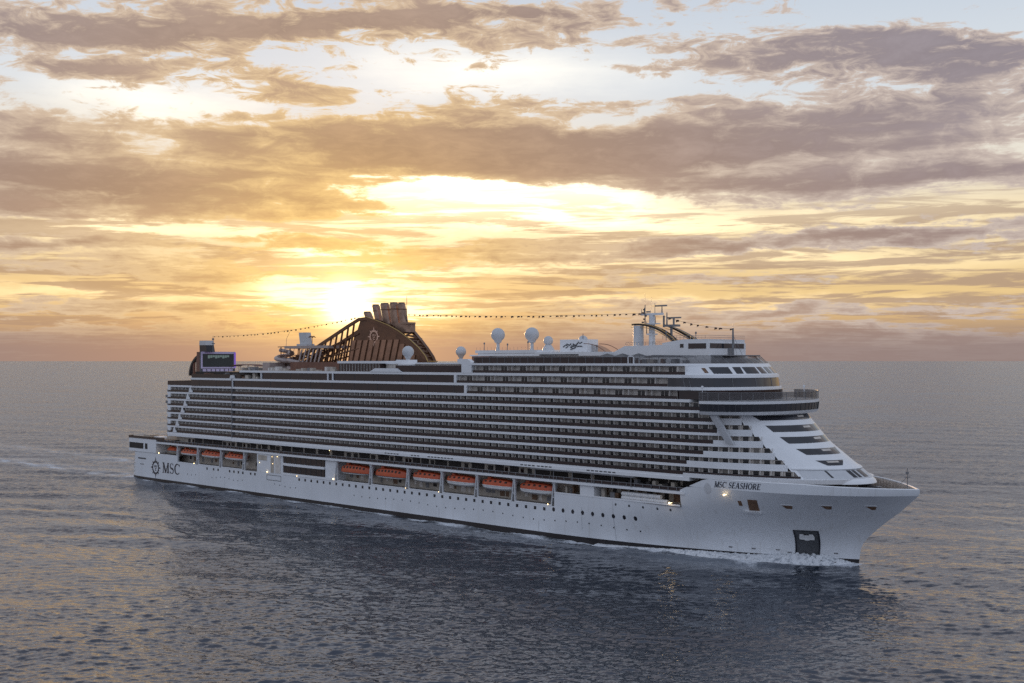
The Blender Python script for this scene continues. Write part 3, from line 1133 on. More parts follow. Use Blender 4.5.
for k in range(7):
    zc, zn = LEV[k], LEV[k + 1]
    fe = lerp_table(zc + 0.6, PHI_END)[0] if k < 6 else 60.0
    fwd = plan_curve(zc + 0.6, 76.0, fe, 20.0)
    aft = [(AFT[k], 19.2), (76.0, 19.2)]
    # deck: slab through the ship and its white edge
    mb = MB()
    full = [(27.4, -20.0), (27.4, 19.15), (76.0, 19.15), (76.1, 19.95)] + [p for p in plan_curve(zc, 77.0, fe, 19.95)][1:] + [(287.0, 12.0), (287.0, -20.0)]
    full = [(27.4, -19.9), (27.4, 19.15), (76.0, 19.15), (76.1, 19.9), (282.0, 19.9), (282.0, -19.9)]
    mb.prism(full, zc - 0.36, zc + 0.05)
    mb.ribbon(aft, zc - 0.37, zc + 0.33, 0.3)
    mb.ribbon(fwd, zc - 0.37, zc + 0.33, 1.3)
    DK = mb.build('balcony_deck', M['white'])
    # railing
    r1, r0 = zc + 1.24, zc + 0.33
    mb = MB()
    mb.ribbon(offset(aft, -0.06), r0, r1, 0.06)
    if PARAPET[k] is None:
        mb.ribbon(offset(fwd, -0.06), r0, r1, 0.06)
    else:
        mb.ribbon(offset(cut_curve(fwd, 76.0, PARAPET[k]), -0.06), r0, r1, 0.06)
    RL = mb.build('balcony_railing', M['rail'], DK)
    mb = MB()
    mb.ribbon(offset(aft, -0.02), r1, r1 + 0.07, 0.14)
    mb.ribbon(offset(fwd if PARAPET[k] is None else cut_curve(fwd, 76.0, PARAPET[k]), -0.02), r1, r1 + 0.07, 0.14)
    mb.build('handrail', M['darkgrey'], DK)
    if PARAPET[k] is not None:
        pc = cut_curve(fwd, PARAPET[k], 400)
        mb = MB()
        mb.ribbon(offset(pc, 0.01), r0 - 0.02, r1 + 0.02, 0.3)
        mb.build('parapet', M['white'], DK)
    for c, a0 in ((aft, 0.6), (fwd, 0.3)):
        cabin_row(DK, c, zc + 0.05, zn - 0.38, start=a0)
    # the white screen that steps down the after corner
    mb = MB()
    s = 31.5 + 2.05 * k
    mb.side([(s, zc + 0.35), (s + 2.9, zc + 0.35), (s + 2.9, zc + 1.0), (s + 2.0, zc + 1.3), (s + 1.7, zn - 0.6), (s + 1.1, zn - 0.35), (s + 0.7, zn - 0.6)], 19.22, 19.42)
    mb.build('corner_screen', M['white'], DK)
    mb = MB()
    mb.box(27.45, 29.6, 19.0, 19.3, zc + 1.0, zn - 0.35)
    mb.box(27.1, 27.4, -19, 19.2, zc + 0.4, zc + 1.3)
    mb.build('stern_screen', M['white'], DK)

# the core behind the cabins
co = MB()
co.box(30.0, 282.0, -17.2, 17.2, 20.0, 39.5)
co.box(46.0, 279.0, -17.6, 17.6, 39.5, 45.8)
co.box(206.0, 279.0, -17.6, 17.6, 45.8, 48.7)
co.build('cabin_core', M['dark'])
dv = MB()
dv.box(75.8, 76.15, 18.0, 20.06, 20.5, 43.4)
dv.build('expansion_divider', M['grey'])

# upper decks: dark glazing aft, roomy balconies forward
UP = [(39.8, 46.0, 204.5, 282.0, 42.95), (42.95, 46.0, 200.0, 279.0, 46.08), (46.08, 81.0, 207.0, 284.5, 49.0)]
for k, (zc, sa, sbal, send, zn) in enumerate(UP):
    t = 20.0
    mb = MB()
    if k == 0:
        mb.prism([(27.4, -19.9), (27.4, 19.3), (46, 19.3), (76, 19.6), (76, 20.0), (sbal, 20.0), (286, 20.0), (286, -20.0)], zc - 0.38, zc + 0.38)
    elif k == 1:
        mb.prism([(45.5, -19.9), (45.5, 19.6), (76, 19.6), (76, 20.0), (286, 20.0), (286, -20.0)], zc - 0.38, zc + 0.38)
    else:
        mb.prism([(81, -19.9), (81, 20.0), (286, 20.0), (286, -20.0)], zc - 0.38, zc + 0.38)
    DK = mb.build('upper_deck', M['white'])
    if k < 2:
        g0 = (46.0, 95.0)[k]
        mb = MB()
        mb.box(g0, sbal - 1.2, -19.6, 19.6, zc + 0.38, zn - 0.38)
        mb.build('dark_glazing', M['glass'], DK)
        for s in (sbal - 1.0,):
            mb = MB()
            mb.box(s - 0.2, s + 0.9, 17.5, 20.05, zc + 0.38, zn - 0.38)
            mb.build('end_post', M['white'], DK)
        for s in np.arange(g0 + 6, sbal - 4, 12.2):
            mb = MB()
            mb.box(s - 0.05, s + 0.05, 19.6, 19.66, zc + 0.38, zn - 0.38)
            mb.build('glazing_bar', M['darkgrey'], DK)
        for s in ((76.2,), (95.3, 135.5, 138.2))[k]:
            mb = MB()
            mb.box(s - 0.25, s + 0.25, 19.0, 20.05, zc + 0.38, zn - 0.38)
            mb.build('white_post', M['white'], DK)
    bc = [(sbal, t), (send, t)]
    mb = MB()
    mb.ribbon(offset(bc, -0.06), zc + 0.38, zc + 1.15, 0.06)
    mb.build('balcony_railing', M['rail'], DK)
    mb = MB()
    mb.ribbon(offset(bc, -1.6), zc + 0.38, zn - 0.2, 0.3)
    mb.build('cabin_wall', M['cabin'], DK)
    s = sbal + 3.0
    j = 0
    while s < send - 2:
        for ds in (0, 1.25):
            mb = MB()
            mb.box(s + ds, s + ds + 1.0, 18.3, 18.46, zc + 0.4, zc + 2.35)
            mb.build('cabin_door', M['door'], DK)
        for ds in (-2.2, 3.6):
            mb = MB()
            mb.box(s + ds - 0.06, s + ds + 0.06, 18.42, 19.7, zc + 0.38, zn - 0.4)
            mb.build('balcony_divider', M['divider'], DK)
        s += 7.6
        j += 1
# open terrace rail aft on the 39.8 deck, and the rail round the after pool deck
tr = MB()
tr.ribbon([(27.6, 19.3), (45.8, 19.3)], 40.18, 41.9, 0.08)
tr.ribbon([(27.4, -19), (27.4, 19.3)], 40.18, 41.9, 0.08)
tr.build('terrace_railing', M['rail'])

# doors and dividers: the hundred nearest ones are pieces of their own, the rest is one mesh each
PAIR = [DOORS, FINS]
for lst, name, mname in ((DOORS, 'cabin_door', 'door'), (FINS, 'balcony_divider', 'divider')):
    lst.sort(key=lambda a: -a[0])
    cut = 100 - 60 if name == 'cabin_door' else 100 - 50
    rest, drawn = MB(), MB()
    random.seed(17)
    for i, a in enumerate(lst):
        pale = name == 'cabin_door' and random.random() < 0.22
        mb = MB() if i < cut else (drawn if pale else rest)
        if name == 'cabin_door':
            _, deck, p, tan, nor, w, z0, z1, depth = a
            panel(mb, p, tan, nor, w, z0 + 0.02, z1 - 0.15, -depth + 0.06)
        else:
            _, deck, p, tan, nor, depth, z0, z1 = a
            fin(mb, p, tan, nor, -depth + 0.02, -0.14, z0 + 0.01, z1 - 0.01)
        if i < cut:
            mb.build(name, M['curtain'] if pale else M[mname], deck)
    o = rest.build(name + 's', M[mname])
    o['kind'] = 'stuff'
    if drawn.v:
        o = drawn.build('curtained_doors', M['curtain'])
        o['kind'] = 'stuff'

# ------------------------------------------------------------------ forward house (white, raked, rounded)
def front_patch(mb, zs, ph0, ph1, off=0.0, n=30, th=0.0):
    """zs: heights; ph0/ph1: functions of z giving degrees"""
    rows = []
    for z in zs:
        a, b = ph0(z), ph1(z)
        rows.append([front(z, R(a + (b - a) * k / n), off) for k in range(n + 1)])
    mb.grid(rows)
    if th:
        rin = []
        for z in zs:
            a, b = ph0(z), ph1(z)
            rin.append([front(z, R(a + (b - a) * k / n), off - th) for k in range(n + 1)])
        mb.grid(rin)
        mb.grid([rows[0], rin[0]])
        mb.grid([rows[-1], rin[-1]])
        mb.grid([[r[0] for r in rows], [r[0] for r in rin]])
        mb.grid([[r[-1] for r in rows], [r[-1] for r in rin]])
    return mb


fh = MB()
FE = [lerp_table(z + 0.6, PHI_END)[0] for z in LEV[:6]]
bands = [(20.15, LEV[1] - 0.39, FE[0])] + [(LEV[k] - 0.39, (LEV[k + 1] - 0.39) if k < 5 else 37.0, FE[k]) for k in range(1, 6)]
for z0, z1, fe in bands:
    zz = [z0 + (z1 - z0) * k / 4 for k in range(5)]
    front_patch(fh, zz, lambda z: fe, lambda z: -90.0, 0.0, 44)
    fh.grid([[front(z, R(fe), o) for o in (0.0, -2.2)] for z in zz])
zs = [20.15, 22, 24, 26, 29, 32, 35, 37]
# return wall where the balcony rows end, and the port side
fh.grid([[(lerp_table(z, PLAN)[0], -20.0, z), (280.0, -20.0, z)] for z in zs])
FH = fh.build('forward_house', M['white'], smooth=True)
# closing floors so that the rows have something behind them
fb = MB()
for z0, z1 in ((20.0, 36.4),):
    a = [front(z0, R(p), -2.6) for p in range(90, -91, -6)]
    b = [front(z1, R(p), -2.6) for p in range(90, -91, -6)]
    fb.loft(a, b)
fb.build('forward_core', M['dark'], FH)
# five raked window bands round the front
WB = [((36.25, 41.4, -30.0), (35.1, 38.1, -28.0)), ((33.85, 37.0, -20.0), (32.3, 34.6, -18.0)), ((31.1, 32.8, -17.0), (29.5, 30.1, -16.0)),
      ((28.28, 29.0, -10.0), (26.9, 26.4, -5.0)), ((25.6, 24.9, 3.2), (24.45, 21.0, 10.0))]
for (zt, at_, bt_), (zb, ab, bb) in WB:
    mb = MB()
    f = lambda z, p, q: p + (q - p) * (z - zb) / (zt - zb)
    front_patch(mb, [zb + (zt - zb) * k / 5 for k in range(6)], lambda z: f(z, ab, at_), lambda z: f(z, bb, bt_), 0.06, 24, 0.1)
    W = mb.build('front_window', M['front_glass'], FH, smooth=True)
    # a pale patch on the glass paints the room lights and a sill
    mb = MB()
    zm = zb + (zt - zb) * 0.55
    mid = ab + (bb - ab) * 0.62
    front_patch(mb, [zm, zm + (zt - zb) * 0.3], lambda z: mid + 4.5, lambda z: mid - 4.5, 0.09, 6, 0.05)
    mb.build('painted_room_light', M['cabin'], W)
# the low glazed wall under the front, and the white nose deck
lw = MB()
front_patch(lw, [21.45, 22.6, 23.55], lambda z: 39.5, lambda z: -60.0, 0.07, 30, 0.1)
LW = lw.build('lounge_wall', M['dome'], FH, smooth=True)
for a, b in ((26.5, 25.2), (13.0, 9.5), (8.5, 5.5), (3.5, -3.0)):
    mb = MB()
    front_patch(mb, [21.7, 23.3], lambda z: a, lambda z: b, 0.1, 5, 0.06)
    mb.build('lounge_window', M['front_glass'], LW)
eb = MB()
front_patch(eb, [23.55, 23.95], lambda z: 41.0, lambda z: -60.0, 0.35, 30, 0.5)
eb.build('lounge_eaves', M['white'], FH, smooth=True)


def nose_plan(off=0.0, n=40, w=20.0):
    pts = []
    for k in range(n + 1):
        ph = R(90 - 180 * k / n)
        e = 0.86
        pts.append((291 + (32.8 + off) * abs(math.cos(ph)) ** e, (w + off) * math.copysign(abs(math.sin(ph)) ** e, math.sin(ph))))
    return [(284, w + off)] + pts + [(284, -w - off)]


def clip_hull(poly, z, d=0.1):
    out = []
    for s, t in poly:
        b = half_breadth(s, 18.0) + d
        out.append((s, max(-b, min(b, t))))
    return out


nd = MB()
nd.loft([(s, t, 20.28) for s, t in clip_hull(nose_plan(0.0), 18)], [(s, t, 21.35) for s, t in clip_hull(nose_plan(0.15), 18)])
nd.build('nose_deck', M['white'], smooth=True)

# ------------------------------------------------------------------ navigating bridge with its wings
def bridge_curve(off=0.0, n=36, aft=290.6):
    pts = [(aft, 22.6 + off)]
    for k in range(n + 1):
        ph = R(90 - 180 * k / n)
        e = 0.92
        pts.append((291.6 + (14.9 + off) * abs(math.cos(ph)) ** e, (22.6 + off) * math.copysign(abs(math.sin(ph)) ** e, math.sin(ph))))
    pts.append((aft, -22.6 - off))
    return pts


br = MB()
br.loft([(s, t, 36.55) for s, t in bridge_curve(-0.6)], [(s, t, 37.35) for s, t in bridge_curve(0.0)])
br.loft([(s, t, 39.25) for s, t in bridge_curve(0.0)], [(s, t, 39.95) for s, t in bridge_curve(0.05)])
BR = br.build('navigating_bridge', M['white'], smooth=False)
mb = MB()
mb.loft([(s, t, 37.35) for s, t in bridge_curve(-0.25)], [(s, t, 39.25) for s, t in bridge_curve(-0.05)])
BW = mb.build('bridge_window_band', M['front_glass'], BR)
bcv = bridge_curve(0.02)
for i in range(2, len(bcv) - 2, 1):
    mb = MB()
    a, b = bridge_curve(-0.21)[i], bridge_curve(0.0)[i]
    mb.tube([(*a, 37.3), (*b, 39.3)], 0.06, 4)
    mb.build('window_bar', M['darkgrey'], BW)
mb = MB()
mb.ribbon(bridge_curve(-0.1)[:-1], 39.95, 42.1, 0.05)
mb.build('bridge_glass_screen', M['clear'], BR)
mb = MB()
mb.ribbon(bridge_curve(-0.05)[:-1], 42.1, 42.2, 0.16)
for i in range(0, 38, 2):
    p = bridge_curve(-0.1)[i]
    mb.box(p[0] - 0.05, p[0] + 0.05, p[1] - 0.05, p[1] + 0.05, 40.15, 42.15)
mb.box(290.6, 290.7, 19.5, 22.6, 41.2, 41.3)
mb.box(290.6, 290.7, 19.5, 22.6, 42.1, 42.2)
mb.build('bridge_railing', M['grey'], BR)
for sg in (1, -1):
    mb = MB()
    mb.loft([(292.6, sg * 20.1, 36.6), (294.6, sg * 20.1, 36.6), (294.6, sg * 21.2, 36.6), (292.6, sg * 21.2, 36.6)],
            [(296.2, sg * 18.4, 29.4), (298.0, sg * 18.0, 29.4), (298.0, sg * 18.6, 29.4), (296.2, sg * 19.0, 29.4)])
    mb.build('bridge_wing_strut', M['dome'], BR)
# small wing gear
for s, t in ((291.2, 22), (305, -4)):
    mb = MB()
    mb.tube([(s, t, 40.1), (s, t, 43.2)], 0.09, 5)
    mb.lathe((s, t, 43.2), [(0.0, -0.1), (0.3, 0.0), (0.3, 0.5), (0, 0.6)], 8)
    mb.build('wing_searchlight', M['white'], BR)

# ------------------------------------------------------------------ decks above the bridge
# behind the bridge screen: dark glass of the 39.8 deck
uf = MB()
uf.ribbon(plan_curve(41.3, 282.5, -90.0), 40.2, 42.5, 0.3)
uf.build('forward_glazing', M['glass'])
sl = MB()
sl.loft([(s, t, 42.5) for s, t in closed_plan(42.6, 270, 0.35)], [(s, t, 43.3) for s, t in closed_plan(43.2, 270, 0.35)])
sl.build('observation_deck_edge', M['white'])
gb = MB()
zs = [43.3, 44.4, 45.65]
rows = [[(279.2, 20.0, z), (lerp_table(z, PLAN)[0], 20.0, z)] + [front(z, R(90 - 180 * k / 40), 0.0) for k in range(41)] for z in zs]
gb.grid(rows)
GB = gb.build('observation_glazing', M['front_glass'], smooth=True)
for p in (80, 74, 35, 12, -10):
    mb = MB()
    mb.tube([front(43.3, R(p), 0.04), front(45.65, R(p), 0.04)], 0.07, 4)
    mb.build('glazing_bar', M['grey'], GB)
sl = MB()
sl.loft([(s, t, 45.65) for s, t in closed_plan(45.7, 279.2, 0.25)], [(s, t, 46.45) for s, t in closed_plan(46.4, 279.2, 0.25)])
sl.build('suite_deck_edge', M['white'])
sw = MB()
zs = [46.45, 47.5, 48.75]
sw.grid([[(284.6, 20.0, z), (284.7, 19.7, z)] + [front(z, R(72 - 162 * k / 40), 0.0) for k in range(41)] for z in zs])
sw.grid([[(284.6, 17.0, z), (284.6, 20.0, z)] for z in zs])
SW = sw.build('suite_front', M['white'], smooth=True)
for q in (((49.6, 31.6), (49.5, 32.6)), ((27.8, 19.7), (28.9, 22.1)), ((18.2, 3.0), (19.1, 4.5)), ((1.0, -6.5), (1.8, -7.0)), ((-10, -18), (-9, -17)), ((-21, -34), (-20, -33)), ((-37, -52), (-37, -52))):
    (a1, b1), (a0, b0) = q
    mb = MB()
    zb, zt = 46.75, 48.45
    g = lambda z, lo, hi: lo + (hi - lo) * (z - zb) / (zt - zb)
    front_patch(mb, [zb, (zb + zt) / 2, zt], lambda z: g(z, a0, a1), lambda z: g(z, b0, b1), 0.06, 8, 0.1)
    mb.build('slanted_window', M['front_glass'], SW)
mb = MB()
front_patch(mb, [46.95, 48.2], lambda z: 57.0, lambda z: 53.5, 0.06, 3, 0.1)
mb.build('slanted_window', M['amber'], SW)
sl = MB()
sl.loft([(s, t, 48.75) for s, t in closed_plan(48.9, 205.5, 0.15)], [(s, t, 49.35) for s, t in closed_plan(49.4, 205.5, 0.15)])
TOPD = sl.build('top_deck', M['white'])
mb = MB()
mb.loft([(s, t, 49.35) for s, t in closed_plan(49.4, 206.5, -0.6)], [(s, t, 49.4) for s, t in closed_plan(49.4, 206.5, -0.6)])
mb.build('top_deck_planking', M['teak'], TOPD)
ws = MB()
ws.ribbon([(207.5, 19.9), (268.0, 19.9)], 49.35, 51.05, 0.06)
ws.build('side_windscreen', M['rail'], TOPD)
ws = MB()
zs = [49.4, 51.35]
ws.grid([[(268.0, 19.9, z), (277, 19.9, z)] + [front(z, R(90 - 180 * k / 40), -0.1) for k in range(41)] for z in zs])
WS = ws.build('front_windscreen', M['clear'], TOPD, smooth=True)
mb = MB()
mb.tube([(207.5, 19.9, 51.1), (268, 19.9, 51.1)], 0.06, 4)
mb.tube([(268, 19.9, 51.38), (277, 19.9, 51.38)] + [front(51.38, R(90 - 180 * k / 40), -0.1) for k in range(41)], 0.06, 4)
for s in np.arange(208, 277, 3.1):
    mb.box(s - 0.05, s + 0.05, 19.8, 19.95, 49.35, 51.1)
for k in range(0, 41, 2):
    mb.tube([front(49.4, R(90 - 180 * k / 40), -0.1), front(51.38, R(90 - 180 * k / 40), -0.1)], 0.05, 4)
mb.build('windscreen_frame', M['grey'], TOPD)
random.seed(5)
for k in range(26):
    s = random.uniform(210, 283)
    mb = MB()
    mb.box(s, s + random.uniform(0.5, 2.5), 16.5, 18.5, 49.4, 50.2 + random.random() * 0.9)
    mb.build('sun_lounger_row', random.choice((M['beige'], M['canopy_brown'], M['white'], M['grey'])), TOPD)
ec = MB()
ec.side([(202.2, 46.4), (206.6, 46.4), (206.6, 49.6), (204.9, 50.6), (200.4, 50.6), (200.4, 49.7), (202.2, 49.0)], 18.6, 20.1)
ec.build('screen_end_wall', M['white'])

# ------------------------------------------------------------------ pool decks aft of the forward block (46 m deck)
pk = MB()
pk.box(82, 203, -19.4, 19.4, 46.46, 46.5)
pk.build('pool_deck_planking', M['teak'])
pr = MB()
pr.ribbon([(171, 19.7), (202, 19.7)], 46.46, 48.6, 0.06)
pr.build('pool_windscreen', M['rail'])
for s0, s1, t0, t1, z0, z1, mm, nm in ((141, 163, 12, 19.4, 46.5, 49.2, 'glass', 'pool_bar'), (140.5, 163.5, 11.5, 19.7, 49.2, 50.0, 'white', 'pool_bar_roof'),
                                      (163, 201, 8, 17, 46.5, 49.0, 'cabin', 'buffet_house'), (162.5, 201.5, 7.5, 17.5, 49.0, 49.5, 'white', 'buffet_roof'),
                                      (198.5, 206, 4, 12, 49.4, 51.5, 'canopy_brown', 'lift_house'), (161, 172, 18.0, 20.2, 46.46, 47.6, 'white', 'service_locker'),
                                      (168, 174, 13, 17, 49.5, 50.4, 'white', 'fan_house'), (171.5, 178, 14, 19, 48.2, 49.0, 'white', 'stair_hood')):
    mb = MB()
    mb.box(s0, s1, t0, t1, z0, z1)
    if nm == 'service_locker':
        mb.side([(158.5, 46.46), (161, 46.46), (161, 47.6)], 18.0, 20.2)
        mb.side([(172, 46.46), (174.5, 46.46), (172, 47.6)], 18.0, 20.2)
    mb.build(nm, M[mm])
for s in np.arange(142.2, 162.5, 1.55):
    mb = MB()
    mb.box(s, s + 0.1, 19.38, 19.5, 46.5, 49.2)
    mb.build('pool_bar_mullion', M['divider'])
random.seed(9)
for k in range(34):
    s = random.uniform(83, 200)
    mb = MB()
    mb.box(s, s + random.uniform(0.6, 2.6), 17.6, 19.2, 46.5, 46.9 + random.random() * 1.1)
    mb.build('deck_furniture', random.choice((M['beige'], M['canopy_brown'], M['grey'], M['divider'])))
# after sundeck: brown canopy on posts over a bar
mb = MB()
rows = [[(63.4 + (82.3 - 63.4) * u, 8 + 5.5 * v, 47.9 + 0.9 * (1 - (2 * u - 1) ** 6) * (1 - 0.5 * abs(2 * v - 1) ** 3)) for v in np.linspace(0, 1, 7)] for u in np.linspace(0, 1, 15)]
mb.grid(rows)
CN = mb.build('bar_canopy', M['canopy_brown'], smooth=True)
mb = MB()
for s in (64.5, 70, 76, 81):
    for t in (8.6, 13.0):
        mb.tube([(s, t, 43.3), (s, t, 48.3)], 0.1, 5)
mb.build('canopy_frame', M['grey'], CN)
mb = MB()
mb.box(62.5, 92, 4, 7, 43.3, 47.4)
mb.build('after_bar_house', M['cabin'])
mb = MB()
mb.ribbon([(46.2, 19.5), (81, 19.5)], 43.33, 44.9, 0.06)
mb.build('after_windscreen', M['rail'])
mb = MB()
mb.box(46, 82, -19, 19, 43.34, 43.4)
mb.build('after_pool_planking', M['teak'])
for k in range(22):
    s = random.uniform(47, 94)
    mb = MB()
    z0 = 43.4
    mb.box(s, s + random.uniform(0.6, 2.4), 15.6, 19.0, z0, z0 + 0.5 + random.random() * 1.6)
    mb.build('deck_furniture', random.choice((M['beige'], M['canopy_brown'], M['grey'], M['amber'])))

# video screen facing the after pool
mb = MB()
mb.box(33.2, 34.2, -8.4, 8.0, 45.2, 53.9)
VS = mb.build('video_wall', M['darkgrey'])
mb = MB()
for q in ((-8.4, 8.0, 53.0, 53.9), (-8.4, 8.0, 46.9, 47.5)):
    mb.box(34.2, 34.35, q[0], q[1], q[2], q[3])
for q in ((7.3, 8.0), (-8.4, -7.7)):
    mb.box(34.2, 34.35, q[0], q[1], 47.5, 53.0)
mb.build('screen_frame', M['violet'], VS)
mb = MB()
mb.box(34.2, 34.3, -7.7, 7.3, 47.5, 53.0)
mb.build('screen_panel', M['screen'], VS)
mb = MB()
for i in range(9):
    t0 = 4.8 - i * 1.15
    mb.box(34.3, 34.33, t0 - 1.0, t0, 51.1 + 0.25 * (i % 3), 52.4)
mb.build('screen_picture', M['screen_image'], VS)
mb = MB()
mb.box(34.35, 34.6, -8.5, -7.9, 47.2, 53.6)
mb.build('led_strip', M['led'], VS)
mb = MB()
for i in range(7):
    mb.box(34.2, 34.4, -7.0 + i * 2.1, -5.4 + i * 2.1, 45.4, 46.7)
mb.build('stage_panel', M['violet'], VS)
# the curved fin beside it and the tower behind
def arch_pts(n=16):
    return [(34.0 - 11.8 * math.sin(R(90 * k / n)) ** 1.0, 53.4 - 9.6 * (1 - math.cos(R(90 * k / n)))) for k in range(n + 1)]
mb = MB()
ao = arch_pts()
ai = [(s + 1.0 * math.sin(R(90 * k / 16)), z - 0.8 * math.cos(R(90 * k / 16))) for k, (s, z) in enumerate(ao)]
for k in range(16):
    mb.side([ao[k], ao[k + 1], ai[k + 1], ai[k]], 5.2, 6.6)
    mb.side([ao[k], ao[k + 1], ai[k + 1], ai[k]], -6.6, -5.2)
FN = mb.build('curved_wind_arch', M['black'])
for s, top in ((25.4, 49.5), (28.0, 51.3), (30.6, 52.6)):
    mb = MB()
    mb.box(s - 0.35, s + 0.35, 5.4, 6.3, 43.3, top)
    mb.build('arch_rib', M['canopy_brown'], FN)
mb = MB()
mb.box(30.6, 33.2, 3.6, 7.8, 43.3, 53.8)
mb.build('stair_tower', M['canopy_brown'])
mb = MB()
mb.side([(30.6, 53.8), (36.2, 53.8), (35.4, 56.6), (30.4, 56.6)], 2.6, 6.4)
LF = mb.build('exhaust_tower', M['black'])
mb = MB()
mb.side([(30.4, 56.6), (35.4, 56.6), (35.0, 58.5), (30.6, 58.5)], 2.5, 6.5)
mb.build('tower_cap', M['dome'], LF)
mb = MB()
mb.tube([(38.6, 5, 53.5), (38.6, 5, 60.4)], 0.16, 6, 0.08)
mb.box(38.2, 39.4, 4.6, 5.4, 57.0, 57.4)
mb.box(38.3, 38.9, 4.7, 5.3, 58.6, 59.4)
mb.build('after_mast', M['grey'])
mb = MB()
mb.side([(74.6, 43.3), (77.4, 43.3), (77.0, 44.6), (75.2, 44.6)], 19.2, 20.2)
mb.build('terrace_locker', M['white'])

# ------------------------------------------------------------------ water park: slides on a frame
def helix(c, r, z0, z1, turns, ph=0.0, n=60, dz=0.0):
    return [(c[0] + r * math.cos(ph + turns * 2 * math.pi * k / n) * 1.25, c[1] + r * math.sin(ph + turns * 2 * math.pi * k / n), z0 + (z1 - z0) * k / n) for k in range(n + 1)]


WP = MB()
for s in (88, 94, 100, 106, 112):
    for t in (-2, 6):
        WP.tube([(s, t, 46.5), (s, t, 55.4)], 0.2, 5)
for z in (49.4, 52.2, 55.4):
    for t in (-2, 6):
        WP.tube([(86, t, z), (116, t, z + (0.3 if z > 55 else 0))], 0.16, 5)
for s in np.arange(88, 112, 3.0):
    WP.tube([(s, 6, 49.4), (s + 3.0, 6, 55.4)], 0.09, 4)
    WP.tube([(s, -2, 49.4), (s, 6, 52.2)], 0.09, 4)
WPO = WP.build('water_slide_frame', M['canopy_brown'])
mb = MB()
mb.box(91, 118, -2.6, 6.6, 54.7, 55.7)
mb.build('slide_gantry', M['slide'], WPO)
for c, r, z0, z1, tu, ph in (((86.5, 3), 2.6, 47.0, 54.2, 2.2, 0.2), ((90.0, 6), 2.8, 47.2, 53.4, 1.7, 2.0), ((97.0, 5), 3.0, 46.8, 51.5, 1.6, 1.0)):
    mb = MB()
    mb.tube(helix(c, r, z0, z1, tu, ph), 0.75, 9)
    mb.build('slide_tube', M['slide'], WPO, smooth=True)
for k in range(6):
    mb = MB()
    s = 101 + 2.4 * k
    mb.loft([(s, 7.2, 49.5), (s + 0.7, 7.2, 49.5), (s + 0.7, 7.5, 49.5), (s, 7.5, 49.5)], [(s + 2.0, 7.2, 54.4), (s + 2.7, 7.2, 54.4), (s + 2.7, 7.5, 54.4), (s + 2.0, 7.5, 54.4)])
    mb.build('slide_brace', M['slide'], WPO)
mb = MB()
mb.box(98.6, 104.6, 2.6, 6.4, 55.7, 56.4)
mb.side([(99.6, 56.4), (104.2, 56.4), (103.4, 60.7), (98.8, 60.7)], 3.4, 5.6)
mb.build('tipping_bucket', M['dome'], WPO)
for s, z, nm in ((106.4, 58.8, 'palm_lamp'), (117.5, 58.0, 'palm_lamp')):
    mb = MB()
    mb.tube([(s, 5, 55.6), (s, 5, z)], 0.12, 5)
    for a in range(6):
        mb.tube([(s, 5, z), (s + 0.8 * math.cos(a), 5 + 0.8 * math.sin(a), z + 0.5), (s + 1.4 * math.cos(a), 5 + 1.4 * math.sin(a), z - 0.1)], 0.13, 4)
    mb.build(nm, M['canopy_brown'], WPO)
mb = MB()
mb.tube([(89.8, 5, 54.5), (90.2, 5, 58.5), (92.2, 5, 61.0)], 0.08, 4)
mb.build('spray_boom', M['grey'], WPO)
mb = MB()
mb.box(84.6, 89.2, 5.0, 12.0, 46.5, 49.4)
mb.build('pump_house', M['slide'])
mb = MB()
mb.box(99.0, 141, 6.5, 9.5, 46.5, 49.6)
mb.build('pool_house', M['canopy_brown'])

# ------------------------------------------------------------------ funnel
TF = 4.6
PROF = [(86, 49.0), (96, 52.0), (106, 54.8), (113, 57.6), (120, 60.4), (127.5, 63.4), (133.0, 65.4), (137.5, 65.6), (143.5, 64.1), (149.5, 62.4), (155, 60.3), (161.0, 57.2),
        (165.5, 54.4), (168.8, 51.6), (170.4, 49.0), (170.8, 46.5)]


def far_t(s):
    """the forward face narrows to its foot: where its far arch stands"""
    f = max(0.0, min(1.0, (s - 148) / 22.0))
    return -TF + 5.2 * f * f * (3 - 2 * f)


def prof_z(s):
    for a, b in zip(PROF, PROF[1:]):
        if a[0] <= s <= b[0]:
            return a[1] + (b[1] - a[1]) * (s - a[0]) / (b[0] - a[0])
    return 46.5


FU = MB()
solid = [(125.5, 46.5)] + [(129.5, 55.5), (131.5, 60.0), (133.5, 64.4)] + [(p[0], p[1] - 0.4) for p in PROF if 134 < p[0] < 169.5] + [(169.6, 48.5), (169.9, 46.5)]
FU.side(solid, TF - 1.1, TF - 0.5)
FU.side([(131, 46.5), (132, 57), (134, 63), (137.5, 65.0), (146, 62.8), (150, 57), (152, 46.5)], -TF + 0.5, TF - 1.1)
FUN = FU.build('funnel', M['bronze'])
for sg, nm in ((1, 'funnel_arch'), (-1, 'funnel_arch')):
    mb = MB()
    w = 0.75
    pr_i = [(s, z - 1.15) for s, z in PROF]
    for a, b, c, d in zip(PROF, PROF[1:], pr_i[1:], pr_i):
        kk = [a, b, (c[0] - (0.9 if c[0] > 160 else 0), c[1]), (d[0] - (0.9 if d[0] > 160 else 0), d[1])]
        if sg > 0:
            mb.side(kk, TF - w, TF)
        else:
            mb.loft([(s, far_t(s), z) for s, z in kk], [(s, far_t(s) + 1.3, z) for s, z in kk])
    mb.build(nm, M['bronze'], FUN)
mb = MB()
mb.tube([(s, TF + 0.05, z + 0.05) for s, z in PROF if s > 137], 0.2, 6)
mb.tube([(170.6, TF, 49.9), (170.6, 0.8, 49.9)], 0.16, 5)
mb.build('gold_trim', M['gold'], FUN, smooth=True)
